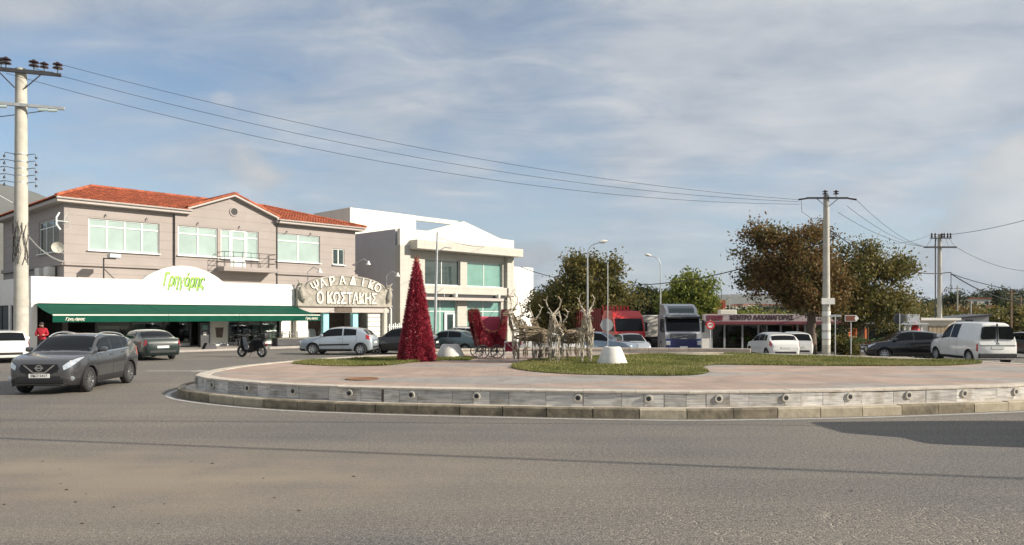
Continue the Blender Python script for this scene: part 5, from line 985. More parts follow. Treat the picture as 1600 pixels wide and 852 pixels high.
# reindeer woven from twigs
def twigs(mb, a, b, ra, rb, n, r=.012, wob=.03, over=.12):
    a, b = Vector(a), Vector(b); ax = (b-a).normalized(); s = ax.cross(Vector((.3, .2, 1))).normalized(); t = ax.cross(s)
    for _ in range(n):
        q0, q1 = random.uniform(0, 6.28), 0; q1 = q0+random.uniform(-.9, .9); f0, f1 = random.uniform(-over, .35), random.uniform(.65, 1+over); pts = []
        for k in range(4):
            f = f0+(f1-f0)*k/3; q = q0+(q1-q0)*k/3; fc = min(1, max(0, f)); R_ = (ra*(1-fc)+rb*fc)*(1+.15*math.sin(math.pi*fc)); pts.append(a.lerp(b, f)+(s*math.cos(q)+t*math.sin(q))*R_*random.uniform(.8, 1.12)+Vector([random.gauss(0, wob*.4) for _ in range(3)]))
        mb.tube(pts, [r, r*1.1, r, r*.6], 4, False)
def reindeer(px, py, head, sc_, label, mt='twig', up=0.0):
    p = gp(px, py, IZ); o = thing('reindeer', label, 'reindeer', (p.x, p.y+.2, IZ), head, 'reindeer woven from twigs'); o.scale = (sc_,)*3
    m = MB(); twigs(m, (-.52, 0, 1.0), (.48, 0, 1.06), .22, .25, 80); twigs(m, (-.5, 0, 1.0), (.4, 0, 1.0), .1, .1, 12); m.build('body', MT[mt], o)
    m = MB(); twigs(m, (.42, 0, 1.1), (.66, 0, 1.62+up), .17, .10, 42); m.build('neck', MT[mt], o)
    m = MB(); twigs(m, (.58, 0, 1.70+up), (.98, 0, 1.60+up), .10, .05, 22, .008); hd_ = m.build('head', MT[mt], o)
    for s in (1, -1): MB().tube([(.62, s*.07, 1.74+up), (.56, s*.2, 1.80+up), (.54, s*.24, 1.76+up)], [.02, .03, .006], 5).build('ear', MT[mt], hd_, 40)
    for s in (1, -1):
        m = MB(); b = [(.60, s*.06, 1.78+up), (.50, s*.2, 1.98+up), (.54, s*.27, 2.2+up), (.66, s*.2, 2.36+up)]
        for _ in range(2): m.tube([(x+random.gauss(0, .012), y+random.gauss(0, .012), z) for x, y, z in b], [.022, .02, .016, .008], 5)
        for k, (x, y, z) in enumerate(((.74, s*.24, 2.12), (.70, s*.34, 2.26), (.45, s*.3, 2.24))): m.tube([b[1] if k == 0 else b[2], (x, y, z+up)], [.016, .006], 5)
        m.build('antler', MT['twig_lt'], hd_)
    for x, s in ((.40, 1), (.40, -1), (-.44, 1), (-.44, -1)):
        m = MB(); kx = x+(.04 if x > 0 else -.07); twigs(m, (x, s*.15, 1.0), (kx, s*.14, .52), .085, .05, 13, .012); twigs(m, (kx, s*.14, .55), (x+.02, s*.14, .02), .048, .034, 11, .012, over=.0); m.build('leg', MT['twig_lt'] if s < 0 else MT[mt], o)
    m = MB(); twigs(m, (-.52, 0, 1.08), (-.68, 0, .92), .04, .06, 8, .008); m.build('tail', MT[mt], o); return o
reindeer(823, 566, R(-150), .96, 'twig reindeer right beside the gift chair, turned towards the sleigh', 'twig', .08)
reindeer(836, 561, R(-160), .88, 'twig reindeer behind the first one beside the sleigh, standing furthest back', 'twig', .02)
reindeer(906, 561, R(-60), .86, 'twig reindeer at the back of the herd turned towards the white tapered base', 'twig', .05)
reindeer(846, 564, R(-118), .84, 'twig reindeer second from the sleigh, half hidden in the herd', 'twig')
reindeer(868, 567, R(-100), .94, 'twig reindeer in the middle of the herd with tall pale antlers', 'twig_lt')
reindeer(895, 565, R(-140), .82, 'twig reindeer fourth from the sleigh with its head low', 'twig', -.12)
reindeer(917, 567, R(-95), .95, 'pale twig reindeer at the end of the herd near the white tapered base', 'twig_lt', .04)
# ------------------------------------------------------------------ person in red by the shops
def person():
    g = gxy(66, 37.2); o = bpy.data.objects.new('tmp', bpy.data.meshes.new('person'))
    J = {'pel': (0, 0, .95), 'ch': (0, -.05, 1.28), 'nk': (0, -.10, 1.47), 'hd': (0, -.15, 1.60), 'ht': (0, -.15, 1.70),
         'hl': (.1, 0, .9), 'kl': (.11, -.03, .5), 'al': (.11, .02, .08), 'tl': (.12, -.14, .04), 'hr': (-.1, 0, .9), 'kr': (-.12, .02, .5), 'ar': (-.12, .06, .08), 'tr': (-.13, -.1, .04),
         'sl': (.19, -.06, 1.40), 'el': (.27, -.10, 1.13), 'wl': (.14, -.30, 1.12), 'ml': (.07, -.36, 1.14), 'sr': (-.19, -.06, 1.40), 'er': (-.27, -.08, 1.13), 'wr': (-.14, -.30, 1.1), 'mr': (-.07, -.36, 1.12)}
    rad = {'pel': .15, 'ch': .16, 'nk': .055, 'hd': .095, 'ht': .07, 'h': .095, 'k': .065, 'a': .045, 't': .04, 's': .075, 'e': .05, 'w': .038, 'm': .035}
    E_ = [('pel', 'ch'), ('ch', 'nk'), ('nk', 'hd'), ('hd', 'ht')]+[e for s in 'lr' for e in (('pel', 'h'+s), ('h'+s, 'k'+s), ('k'+s, 'a'+s), ('a'+s, 't'+s), ('ch', 's'+s), ('s'+s, 'e'+s), ('e'+s, 'w'+s), ('w'+s, 'm'+s))]
    ks = list(J); me = bpy.data.meshes.new('person'); me.from_pydata([J[k] for k in ks], [(ks.index(a), ks.index(b)) for a, b in E_], [])
    ob = link('person', me, None, (g.x, g.y, g.z), R(20)); ob.modifiers.new('s', 'SKIN'); 
    for k, sv in zip(ks, me.skin_vertices[0].data): r = rad.get(k, rad.get(k[0], .05)); sv.radius = (r, r); sv.use_root = k == 'pel'
    sb = ob.modifiers.new('b', 'SUBSURF'); sb.levels = 2; sb.render_levels = 2; bpy.context.view_layer.update()
    m2 = bpy.data.meshes.new_from_object(ob.evaluated_get(bpy.context.evaluated_depsgraph_get())); ob.modifiers.clear(); ob.data = m2; m2.materials.clear()
    for m in ('jacket', 'dark', 'skin'): m2.materials.append(MT[m])
    for p in m2.polygons:
        z = p.center.z; p.material_index = 2 if z > 1.49 or (p.center.y < -.31 and z > .9) else (0 if z > .9 else 1); p.use_smooth = True
    tag(ob, 'person in a red jacket standing behind the grey crossover car looking down', 'person')
    hr = MB().lathe([(.102, -.02), (.108, .05), (.09, .11), (.05, .14), (0, .15)], (0, -.135, 1.62), 14).build('hair', MT['hair'], ob, 60)
    MB().lathe([(0, -.02), (.013, 0), (0, .02)], (0, -.25, 1.60), 6).build('nose', MT['skin'], ob, 60)
    bpy.data.objects.remove(o)
person()
# ------------------------------------------------------------------ scooter, cafe furniture and other street furniture
g = gpt(394, 558); SCO = thing('scooter', 'black motor scooter with top case parked on the road by the awning', 'scooter', g, R(158))
def moto_wheel(x, r):
    w = thing_part('wheel', SCO, (x, 0, r)); c = link('tyre', TYRE, w); c.scale = (r, .12, r); c = link('rim', RIMS['alloy5'], w); c.scale = (r, .08, r)
moto_wheel(.64, .29); moto_wheel(-.62, .29)
MB().prism(catmull([(-.85, .62), (-.5, .80), (-.1, .80), (.05, .66), (.1, .42), (.32, .40), (.42, .62), (.50, 1.0), (.58, .98), (.62, .66), (.50, .30), (.1, .22), (-.3, .30), (-.6, .46)], 4), -.15, .15).build('body', MT['p_black'], SCO, 40)
MB().box(-.68, .0, -.15, .15, .78, .90, .05).build('seat', MT['rubber'], SCO, 40); MB().box(-.98, -.62, -.2, .2, .92, 1.22, .07).build('top_case', MT['dark'], SCO, 40)
MB().tube([(.64, .05, .29), (.50, .05, .95)], .03, 6).tube([(.64, -.05, .29), (.50, -.05, .95)], .03, 6).build('fork', MT['metal'], SCO, 40); MB().tube([(.38, .36, 1.08), (.46, .15, 1.12), (.48, 0, 1.05), (.46, -.15, 1.12), (.38, -.36, 1.08)], .018, 6).build('handlebar', MT['dkmetal'], SCO, 40)
for s in (1, -1): MB().tube([(.42, s*.28, 1.1), (.46, s*.34, 1.3)], .008, 5).box(.45, .47, s*.34-.05, s*.34+.05, 1.28, 1.36, .01).build('mirror', MT['dark'], SCO)
MB().prism([(.50, 1.0), (.62, 1.02), (.44, 1.42), (.40, 1.40)], -.17, .17).build('windshield', MT['carglass'], SCO); MB().lathe([(0, .0), (.07, .01), (.08, -.06), (0, -.08)], (.63, 0, .92), 12, 'x').build('headlight', MT['headlight'], SCO, 40); MB().box(-.9, -.84, -.06, .06, .64, .72, .02).build('tail_light', MT['taillight'], SCO)
MB().tube([(-.1, .1, .3), (-.05, .28, .02)], .014, 5).build('side_stand', MT['dkmetal'], SCO)
def shopthing(name, label, cat, px, d, group=None): w = FA.w(FA.u(px, d), d, .12); return thing(name, label, cat, w, AN, group)
t = shopthing('ticket_pillar', 'dark pay pillar with small screen under the awning', 'pillar', 318, -1.6); MB().box(-.28, .28, -.18, .18, 0, 1.55, .04).build('cabinet', MT['dkmetal'], t); MB().box(-.16, .16, -.2, -.17, 1.1, 1.38, .01).build('screen', MT['pane_teal'], t); MB().box(-.1, .1, -.2, -.17, .75, .95, .01).build('panel', MT['plate'], t)
t = shopthing('poster_stand', 'pale poster stand with printed sheet beside the pay pillar', 'sign', 342, -.6); MB().box(-.62, .62, -.06, .06, .12, 2.0, .04).build('frame', MT['galv'], t); MB().box(-.54, .54, -.075, -.055, .2, 1.9).build('poster', MT['cream'], t); MB().box(-.5, .5, -.3, .3, 0, .12, .02).build('foot', MT['galv'], t); MB().prism([(-.2, .55), (.2, .55), (.28, 1.2), (-.28, 1.2)], -.085, -.07).build('poster_print', MT['brownpanel'], t)
t = shopthing('planter', 'dark stone planter trough at the pavement edge by the fish shop', 'planter', 470, -3.4); MB().box(-1.9, 1.9, -.35, .35, 0, .5, .04).build('trough', MT['dkmetal'], t); MB().box(-1.8, 1.8, -.27, .27, .45, .52).build('soil', MT['soil'], t)
t = shopthing('stone_block', 'small dark stone block on the pavement edge near the scooter', 'block', 327, -4.2); MB().prism([(-.38, 0), (.38, 0), (.28, .3), (-.2, .36)], -.2, .2).build('block', MT['dkmetal'], t)
mat('metalchair', (.10, .10, .10), .4, .6)
def cafe_chair(px, d, rz, label):
    t = shopthing('cafe_chair', label, 'chair', px, d, 'cafe chairs under the awning'); t.rotation_euler = (0, 0, AN+rz); MB().box(-.21, .21, -.21, .21, .43, .47, .02).build('seat', MT['metalchair'], t)
    for x in (-.18, .18):
        for y in (-.18, .18): MB().tube([(x*1.15, y*1.15, 0), (x, y, .45 if y < 0 else .9)], .016, 6).build('leg', MT['metalchair'], t)
    for z in (.62, .75, .88): MB().box(-.19, .19, .17, .2, z-.03, z+.03).build('back_slat', MT['metalchair'], t)
def cafe_table(px, d, label):
    t = shopthing('cafe_table', label, 'table', px, d, 'cafe tables under the awning'); MB().lathe([(0, .72), (.36, .72), (.36, .75), (0, .75)], (0, 0, 0), 20).build('table_top', MT['metal'], t, 40); MB().tube([(0, 0, .02), (0, 0, .72)], .03, 8).build('pedestal', MT['dkmetal'], t, 40); MB().lathe([(.25, 0), (.24, .02), (.04, .04), (0, .04)], (0, 0, 0), 16).build('foot', MT['dkmetal'], t, 40)
for i, (px, dpt) in enumerate(((375, -1.4), (412, -1.5), (440, -1.3), (452, -2.2))):
    nm = ['beside the poster stand', 'in the middle of the terrace', 'before the pale shop pier', 'nearest the fish shop planter'][i]; cafe_table(px, dpt, 'round metal cafe table '+nm)
    cafe_chair(px-8, dpt-.2, .6, 'slatted metal cafe chair, coffee shop side of the table '+nm); cafe_chair(px+8, dpt+.2, -2.2, 'slatted metal cafe chair, fish shop side of the table '+nm)
# ------------------------------------------------------------------ trees
leafmat('leaf_autumn', [(.06, .06, .02), (.13, .11, .035), (.18, .125, .045), (.23, .125, .05), (.19, .16, .055)]); leafmat('leaf_olive', [(.05, .06, .02), (.12, .125, .035), (.21, .16, .05), (.17, .175, .05)]); leafmat('leaf_green', [(.06, .09, .02), (.13, .17, .03), (.24, .26, .05), (.30, .30, .07)]); leafmat('leaf_dark', [(.018, .028, .010), (.035, .05, .016), (.06, .07, .022), (.08, .065, .03)])
def leaves(centres, per, spread, size, m, name, parent):
    c = np.repeat(centres, per, 0); n = len(c); p = c+np.random.normal(0, 1, (n, 3))*spread*np.array([1, 1, .8]); d = np.random.normal(0, 1, (n, 3)); d /= np.linalg.norm(d, axis=1)[:, None]; e = np.cross(d, np.random.normal(0, 1, (n, 3))); e /= np.linalg.norm(e, axis=1)[:, None]
    s = (size*np.random.uniform(.5, 1.25, n))[:, None]; A = np.stack([p-d*s, p+e*s*.55, p+d*s, p-e*s*.55], 1); return quads(name, A, MT[m], parent)
def tree(name, label, base, blobs, nclump, per, size, m, trunk=.22, spread=.34, group=None, lean=0):
    """blobs: (dx,dy,z,rx,ry,rz) crown lobes in metres from the base"""
    t = thing(name, label, 'tree', base, 0, group); cs = []; vol = [b[3]*b[4]*b[5] for b in blobs]
    for b, v in zip(blobs, vol):
        k = max(3, int(nclump*v/sum(vol))); u = np.random.normal(0, 1, (k, 3)); u /= np.linalg.norm(u, axis=1)[:, None]; r = np.random.uniform(.25, 1.06, k)**.55
        cs.append(np.array(b[:3])+u*r[:, None]*np.array(b[3:]))
    cs = np.concatenate(cs)
    for b in blobs:                                     # ragged shoots past the outline, and gaps in it
        for _ in range(7):
            u = np.random.normal(0, 1, 3); u[2] = abs(u[2])*.9; u /= np.linalg.norm(u); e = np.array(b[3:]); c0 = np.array(b[:3])+u*e; L_ = random.uniform(.2, .7)
            cs = np.concatenate([cs]+[(c0+u*L_*f+np.random.normal(0, .12, 3))[None] for f in (0, .35, .7, 1)])
        for _ in range(2):
            u = np.random.normal(0, 1, 3); u /= np.linalg.norm(u); c0 = np.array(b[:3])+u*np.array(b[3:])*random.uniform(.6, 1); cs = cs[np.linalg.norm((cs-c0)*np.array([1, .35, 1]), axis=1) > random.uniform(.35, .75)]
    cs = np.concatenate([cs, cs[:3]]); leaves(cs, per, spread, size, m, 'crown', t); zt = min(b[2]-b[5]*.4 for b in blobs); mb = MB(); zt = max(.8, zt)
    mb.tube([(0, 0, -.3), (lean*.3, .02, zt*.5), (lean, 0, zt), (lean, 0, zt+1.0)], [trunk*1.3, trunk, trunk*.85, trunk*.5], 9); mb.build('trunk', MT['bark'], t, 60); lb_ = MB()
    for b in blobs:
        a = Vector((lean, 0, zt*.9)); e = Vector(b[:3]); mid = a.lerp(e, .5)+Vector((random.gauss(0, .2), random.gauss(0, .2), .25)); lb_.tube([a, mid, e], [trunk*.5, trunk*.33, trunk*.12], 6)
    for k in np.random.choice(len(cs), min(len(cs), 70), False):
        e = Vector(cs[k]); b = min(blobs, key=lambda b: (Vector(b[:3])-e).length); lb_.tube([Vector((lean, 0, zt)).lerp(Vector(b[:3]), .7), e], [trunk*.14, .012], 4, False)
    lb_.build('limbs', MT['bark'], t, 60); return t
def at_px(Y, base, lst):                                  # crown lobes measured in the photograph at the tree's own distance
    out = []
    for px, py, rx, ry in lst: s = Y/F; w = at(px, py, Y); out.append((w.x-base[0], random.uniform(-.3, .3), w.z-base[2], rx*s, rx*s*.8, ry*s))
    return out
Y = 51; b_ = gxy(1268, Y); tree('plane_tree', 'large brown and olive autumn tree behind the concrete power pole', b_, at_px(Y, b_, [(1255, 428, 58, 44), (1195, 410, 34, 34), (1215, 383, 30, 22), (1268, 378, 22, 18), (1205, 447, 36, 22), (1272, 465, 52, 28), (1182, 382, 16, 18), (1176, 440, 12, 16)]), 620, 56, .115, 'leaf_autumn', .3, .36)
Y = 53; b_ = gxy(1345, Y); tree('plane_tree', 'golden olive autumn tree beside the brown arrow sign', b_, at_px(Y, b_, [(1340, 440, 52, 42), (1372, 445, 42, 40), (1352, 405, 30, 20), (1402, 455, 22, 34), (1320, 480, 46, 30), (1380, 485, 36, 24), (1412, 428, 14, 14), (1378, 408, 10, 10)]), 560, 56, .115, 'leaf_olive', .26, .36)
Y = 60; b_ = gxy(905, Y); tree('round_tree', 'bushy olive and brown tree behind the twig reindeer', b_, at_px(Y, b_, [(925, 450, 44, 40), (890, 470, 45, 34), (950, 475, 38, 36), (915, 425, 22, 18), (950, 430, 20, 20), (868, 490, 30, 28), (905, 505, 60, 28)]), 640, 56, .135, 'leaf_olive', .25, .42)
Y = 78; b_ = gxy(1073, Y); tree('yellow_tree', 'bright yellow green tree rising behind the blue truck', b_, at_px(Y, b_, [(1085, 455, 24, 24), (1055, 470, 24, 24), (1100, 478, 18, 24), (1075, 492, 34, 22)]), 330, 40, .2, 'leaf_green', .25, .45)
Y = 85; b_ = gxy(1010, Y); tree('dark_tree', 'dark brown leafed tree between the two trucks', b_, at_px(Y, b_, [(1000, 478, 26, 20), (1025, 485, 22, 22), (985, 492, 24, 24), (1012, 505, 36, 22)]), 300, 40, .2, 'leaf_dark', .25, .45)
Y = 80; b_ = gxy(845, Y); tree('dark_tree', 'dark shrubby tree beside the white annex', b_, at_px(Y, b_, [(840, 490, 22, 26), (858, 482, 18, 22), (870, 510, 30, 20)]), 220, 36, .2, 'leaf_dark', .2, .45)
# ------------------------------------------------------------------ market hall and small buildings behind the island
FC = Fac(1096, 60, R(2)); mat('pinkgrey', (.40, .34, .35), .7, var=.08, scale=1); mat('maroon', (.16, .03, .05), .6, var=.15)
MH = thing('market_hall', 'long low market hall with pinkish grey sign board behind the parked white cars', 'building', FC.w(0, 0, 0), R(2)); cu = lambda px: FC.u(px, 0)
z1, z2, z3 = FC.z(1200, 491), FC.z(1200, 502.5), FC.z(1200, 507); uE2 = cu(1345); zg = -.9
MB().box(0, uE2, -.5, -.2, z2, z1, .02).build('sign_board', MT['pinkgrey'], MH); MB().box(-.05, uE2+.05, -.6, -.15, z3, z2-.004, .02).build('maroon_trim', MT['maroon'], MH); MB().box(0, uE2, -.2, 10, z2-.3, z2-.05).build('roof', MT['concrete'], MH)
addtext(MB(), 'ΚΕΝΤΡΟ ΛΑΧΑΝΑΓΟΡΑΣ', .5, cu(1187), -.515, (z1+z2)/2, .012, 0, .014, 0, cu(1236)-cu(1138)).build('lettering', MT['letter_dk'], MH); MB().box(cu(1102), cu(1126), -.53, -.49, z2+.1, z1-.1).build('maroon_panel', MT['maroon'], MH)
MB().box(cu(1097), cu(1110), 0, .3, zg, z3).build('white_pier', MT['white'], MH); MB().box(0, uE2, 6, 6.2, zg, z2-.3).build('back_wall', MT['brownpanel'], MH); MB().box(uE2-.2, uE2, .0, 6, zg, z2-.3).build('end_wall', MT['brownpanel'], MH); MB().box(-.01, .2, .3, 6, zg, z2-.3).build('end_wall', MT['plaster'], MH); MB().box(0.2, uE2-.2, .0, 6, zg, zg+.25).build('floor', MT['concrete'], MH)
px_ = [1112, 1132, 1160, 1185, 1198, 1220, 1246, 1258, 1290, 1340]
for a, b in zip(px_, px_[1:]):
    MB().box(cu(a)-.07, cu(a)+.07, -.02, .14, zg, z3).build('post', MT['galv'], MH)
    if a not in (1198,): MB().box(cu(a)+.08, cu(b)-.08, .05, .06, zg+.4, z3-.05).build('glass_panel', MT['shopglass'], MH)
for i, px in enumerate((1150, 1172, 1232)):
    o = thing('fruit_stall', ['stall of vegetable crates near the white end pier of the market hall', 'stall of vegetable crates in the middle of the market hall', 'stall of vegetable crates past the market hall entrance'][i], 'stall', FC.w(cu(px), 1.6, zg), R(2)); MB().box(-.9, .9, -.5, .5, .3, .95, .03).build('counter', MT['wood'], o)
    for k in range(4): MB().box(-.85+k*.43, -.85+k*.43+.4, -.45, .45, .96, 1.15+.04*k, .05).build('crate', MT[['redwall', 'leafless', 'logo_green', 'wood'][k] if ['redwall', 'leafless', 'logo_green', 'wood'][k] in MT else 'tile'], o)
# small pale building and dark shed at the right
FD = Fac(1436, 64, R(4)); PB = thing('pale_kiosk_building', 'small cream building with tan fence panels behind the leaning wires pole', 'building', FD.w(0, 0), R(4)); du = lambda px: FD.u(px, 0); zk = FD.z(1460, 497); zg2 = -.7
MB().box(0, du(1494), 0, 5, zg2, zk-.2).build('wall', MT['cream'], PB); MB().box(-.6, du(1496), -.5, 5.2, zk-.2, zk).build('flat_roof', MT['plaster'], PB); PB['label'] = 'small cream building with flat roof and tan panels beyond the black cars'
mat('tan', (.34, .27, .18), .85, var=.15, scale=3)
for k in range(7): a = du(1450)+k*(du(1494)-du(1450))/7; MB().box(a+.02, a+(du(1494)-du(1450))/7-.02, -.12, -.06, zg2, FD.z(1470, 509)-.05*(k % 2)).build('tan_panel', MT['tan'], PB)
FE = Fac(1392, 62, R(0)); KI = thing('kiosk', 'dark open kiosk with grey roof box beside the cream building', 'kiosk', FE.w(0, 0), 0); eu = lambda px: FE.u(px, 0); zki = FE.z(1410, 505)
MB().box(eu(1376), eu(1438), -1.2, 3, zki-.15, zki, .02).build('roof', MT['galv'], KI); MB().box(eu(1413), eu(1432), -.5, 1, zki+.01, FE.z(1420, 491), .03).build('roof_box', MT['silverpanel'], KI); MB().box(eu(1378), eu(1436), 2.6, 2.8, zg2, zki-.15).build('back_wall', MT['dark'], KI)
for px in (1378, 1403, 1411, 1429): MB().box(eu(px)-.06, eu(px)+.06, -1.1, -.98, zg2, zki-.15).build('post', MT['plaster'], KI)
MB().box(eu(1380), eu(1428), -.4, .3, zg2, .35, .03).build('counter', MT['brownpanel'], KI)
o = MB().lathe([(.0, 0), (.35, .02), (.38, .5), (.3, 1.0), (.2, 1.15), (0, 1.18)], (0, 0, 0), 14).lathe([(.1, 1.15), (.12, 1.25), (0, 1.28)], (0, 0, 0), 10).build('red_tank', MT['p_red'], None, 50, FE.w(eu(1424), -.6, -.01+zg2)); o.scale = (1, 1, 1.75); tag(o, 'bright red upright tank standing inside the kiosk', 'tank')
FG = Fac(1494, 70, R(-8)); SH = thing('dark_shed', 'dark grey shed with lean-to roof beside the cream building', 'shed', FG.w(0, 0), R(-8)); hu_ = lambda px: FG.u(px, 0); w_ = hu_(1545)
MB().prism([(0, -.8), (w_, -.8), (w_, FG.z(1540, 493)), (0, FG.z(1500, 499))], 0, 5).build('wall', MT['shade_grey'], SH); MB().prism([(-.3, FG.z(1500, 499)-.02), (w_+.2, FG.z(1540, 493)-.02), (w_+.2, FG.z(1540, 491)), (-.3, FG.z(1500, 496.5))], -.4, 5.3).build('roof', MT['dkmetal'], SH); MB().box(hu_(1508), hu_(1520), -.05, .0, .6, 1.7).build('window', MT['pane_dark'], SH)
RH = thing('red_house', 'unfinished dark red building with roof rods behind the market hall', 'building', gxy(1122, 130), 0); MB().box(-1.4, 1.3, 0, 5, -1, at(1122, 469, 130).z+.6).build('wall', MT['redwall'], RH); MB().box(-1.5, -1.2, -.1, .1, -1, 4.2).box(.75, .95, -.1, .1, -1, 4.9).build('pillar', MT['redwall'], RH)
for k in (-1, 0, 1): MB().tube([(k*.9, 1, 4), (k*.9, 1, 7.0+.3*k)], .05, 5).build('rod', MT['dkmetal'], RH)
o = MB().box(-.7, .7, -.4, .4, 0, .75, .06).tube([(-.5, 0, -.3), (-.5, 0, .02)], .04, 5).tube([(.5, 0, -.3), (.5, 0, .02)], .04, 5).build('water_tank', MT['cream'], None, None, FC.w(cu(1155), 3, z2+.22)); tag(o, 'cream water tank on the flat roof of the market hall', 'tank')
# ------------------------------------------------------------------ poles and wires
def insul(mb, x, y, z, s=1, n=2):
    mb.tube([(x, y, z), (x, y, z+.16*s)], .02*s, 6); pr = [(.03*s, .14*s)]
    for k in range(n): h = .15*s+k*.13*s; pr += [(.06*s, h), (.17*s, h+.02*s), (.15*s, h+.06*s), (.06*s, h+.09*s)]
    pr += [(.05*s, pr[-1][1]+.03*s), (0, pr[-1][1]+.05*s)]; mb.lathe(pr, (x, y, z), 12)
pb0 = gxy(33, 36); PL = thing('concrete_pole', 'tall round concrete power pole beside the white estate car', 'utility pole', pb0, R(20)); HT = at(30, 108, 36).z
shaft = MB().lathe([(.33, -.2), (.32, .5), (.29, HT*.5), (.245, HT), (.0, HT+.02)], (0, 0, 0), 22).build('shaft', MT['pole'], PL, 50)
MB().box(-1.75, 1.75, -.36, -.24, HT-.28, HT-.12, .01).build('crossarm', MT['dkmetal'], PL); MB().box(-1.3, 1.3, .24, .36, HT-.05, HT+.08, .01).build('crossarm', MT['dkmetal'], PL)
for x in (-1.6, -.55, .6, 1.6): k = MB(); insul(k, x, -.3, HT-.12, 1.35); k.build('insulator', MT['porcelain'], PL, 40)
for x in (-.9, .9): k = MB(); insul(k, x, .3, HT+.06, 1.2); k.build('insulator', MT['porcelain'], PL, 40)
MB().tube([(-.9, -.3, HT-.25), (-.2, -.26, HT-1.0)], .03, 5).tube([(.9, -.3, HT-.25), (.2, -.26, HT-1.0)], .03, 5).build('brace', MT['dkmetal'], PL)
z2_ = at(30, 167, 36).z; MB().box(-1.9, 1.9, -.4, -.26, z2_-.07, z2_+.08, .01).build('crossarm', MT['galv'], PL); 
for x in (-1.5, -.6, 1.1, 1.5): MB().tube([(x-.3, -.33, z2_-.15), (x+.1, -.33, z2_-.12)], .075, 8).build('insulator', MT['glassins'], PL, 40)
for i in range(5):
    z = at(30, 242+i*11, 36).z
    for s in (-1, 1): MB().tube([(s*.28, -.1, z), (s*.62, -.15, z+.05), (s*.66, -.15, z-.1)], .018, 5).lathe([(.0, -.06), (.05, -.05), (.05, .05), (0, .06)], (s*.66, -.15, z-.14), 8).build('wire_bracket', MT['dkmetal'], PL)
    MB().lathe([(.302-.004*i, -.02), (.302-.004*i, .02), (.28, .02), (.28, -.02)], (0, 0, z), 20).build('steel_band', MT['galv'], PL)
cb_ = MB()
for k in range(14):
    z0, z1_ = at(30, random.uniform(345, 365), 36).z, at(30, random.uniform(395, 415), 36).z; a0 = random.uniform(-2.6, -.4); pts = []
    for j in range(7): f = j/6; a = a0+math.sin(f*5+k)*.35; r = .33+.05*math.sin(f*3.14)*random.random(); pts.append((r*math.cos(a), r*math.sin(a), z0+(z1_-z0)*f))
    cb_.tube(pts, .014, 5)
cb_.build('cable_tangle', MT['wire'], PL)
z = at(30, 317, 36).z; MB().tube([(-.25, -.1, z-.1), (-.8, -.35, z+.25), (-1.3, -.5, z+.5)], .03, 6).build('lamp_arm', MT['galv'], PL); MB().tube([(-1.0, -.42, z+.4), (-2.0, -.7, z+.95)], [.07, .10], 8).build('lamp_head', MT['white'], PL, 40)
for z, hh in ((2.5, .4), (1.6, .6)): MB().lathe([(.322, z), (.322, z+hh), (.30, z+hh), (.30, z)], (0, 0, 0), 22).build('notice', MT['concrete'], PL, 40)
PY = 48; pb1 = gxy(1291, PY); PR1 = thing('concrete_pole', 'concrete power pole with posters in front of the autumn trees', 'utility pole', pb1, R(0)); h1 = at(1291, 305, PY).z-pb1.z
MB().lathe([(.27, -.3), (.26, .6), (.17, h1), (0, h1+.02)], (0, 0, 0), 18).build('shaft', MT['pole'], PR1, 50); MB().box(-1.35, 1.35, -.24, -.14, h1-.28, h1-.16, .01).build('crossarm', MT['dkmetal'], PR1)
MB().tube([(-.7, -.19, h1-.25), (-.1, -.19, h1-.75)], .025, 5).tube([(.7, -.19, h1-.25), (.1, -.19, h1-.75)], .025, 5).build('brace', MT['dkmetal'], PR1)
for x in (-.15, .55): k = MB(); insul(k, x, -.19, h1-.16, 1.1); k.build('insulator', MT['porcelain'], PR1, 40)
for x, s in ((-1.3, -1), (1.3, 1)): MB().tube([(x, -.19, h1-.24), (x+s*.55, -.19, h1-.32)], [.05, .06], 8).build('strain_insulator', MT['porcelain'], PR1, 40)
MB().tube([(-1.7, -.2, h1-.4), (-1.65, -.2, h1-1.1), (-1.1, -.2, h1-1.5), (-.2, -.2, h1-1.55)], .015, 5).build('jumper_wire', MT['wire'], PR1)
for k, (z, hh, m) in enumerate(((1.7, .42, 'plaster'), (1.15, .4, 'plate'), (.75, .3, 'cream'), (2.6, .3, 'plaster'))): MB().lathe([(.262, 0), (.262, hh), (.25, hh), (.25, 0)], (0, 0, z), 18).build('poster', MT[m], PR1, 40)
MB().box(-.42, .42, -.3, -.26, 3.35, 3.75, .01).build('name_board', MT['plaster'], PR1)
Y3 = 66; pb2 = gxy(1468, Y3); PR2 = thing('switch_pole', 'concrete pole with double crossarms and switch gear by the cream building', 'utility pole', pb2, R(0)); h2 = at(1468, 366, Y3).z-pb2.z; zz = lambda py: at(1468, py, Y3).z-pb2.z
MB().lathe([(.22, -.3), (.21, .6), (.15, h2), (0, h2+.02)], (0, 0, 0), 16).build('shaft', MT['pole'], PR2, 50); MB().tube([(-.42, -.1, 0), (-.42, -.1, zz(372))], .05, 6).build('conduit', MT['dkmetal'], PR2)
MB().box(-.95, .95, -.26, -.14, zz(373.5), zz(372), .01).build('crossarm', MT['dkmetal'], PR2); MB().box(-1.5, 1.4, -.26, -.14, zz(388), zz(385.5), .01).build('crossarm', MT['dkmetal'], PR2)
for x in (-.8, -.5, .1, .3, .6, .85): MB().tube([(x, -.2, zz(373)), (x+.06, -.2, zz(366))], .03, 6).lathe([(.05, 0), (.1, .1), (.05, .2), (.1, .3), (.04, .4), (0, .42)], (x, -.2, zz(372)), 8).build('insulator', MT['porcelain'], PR2)
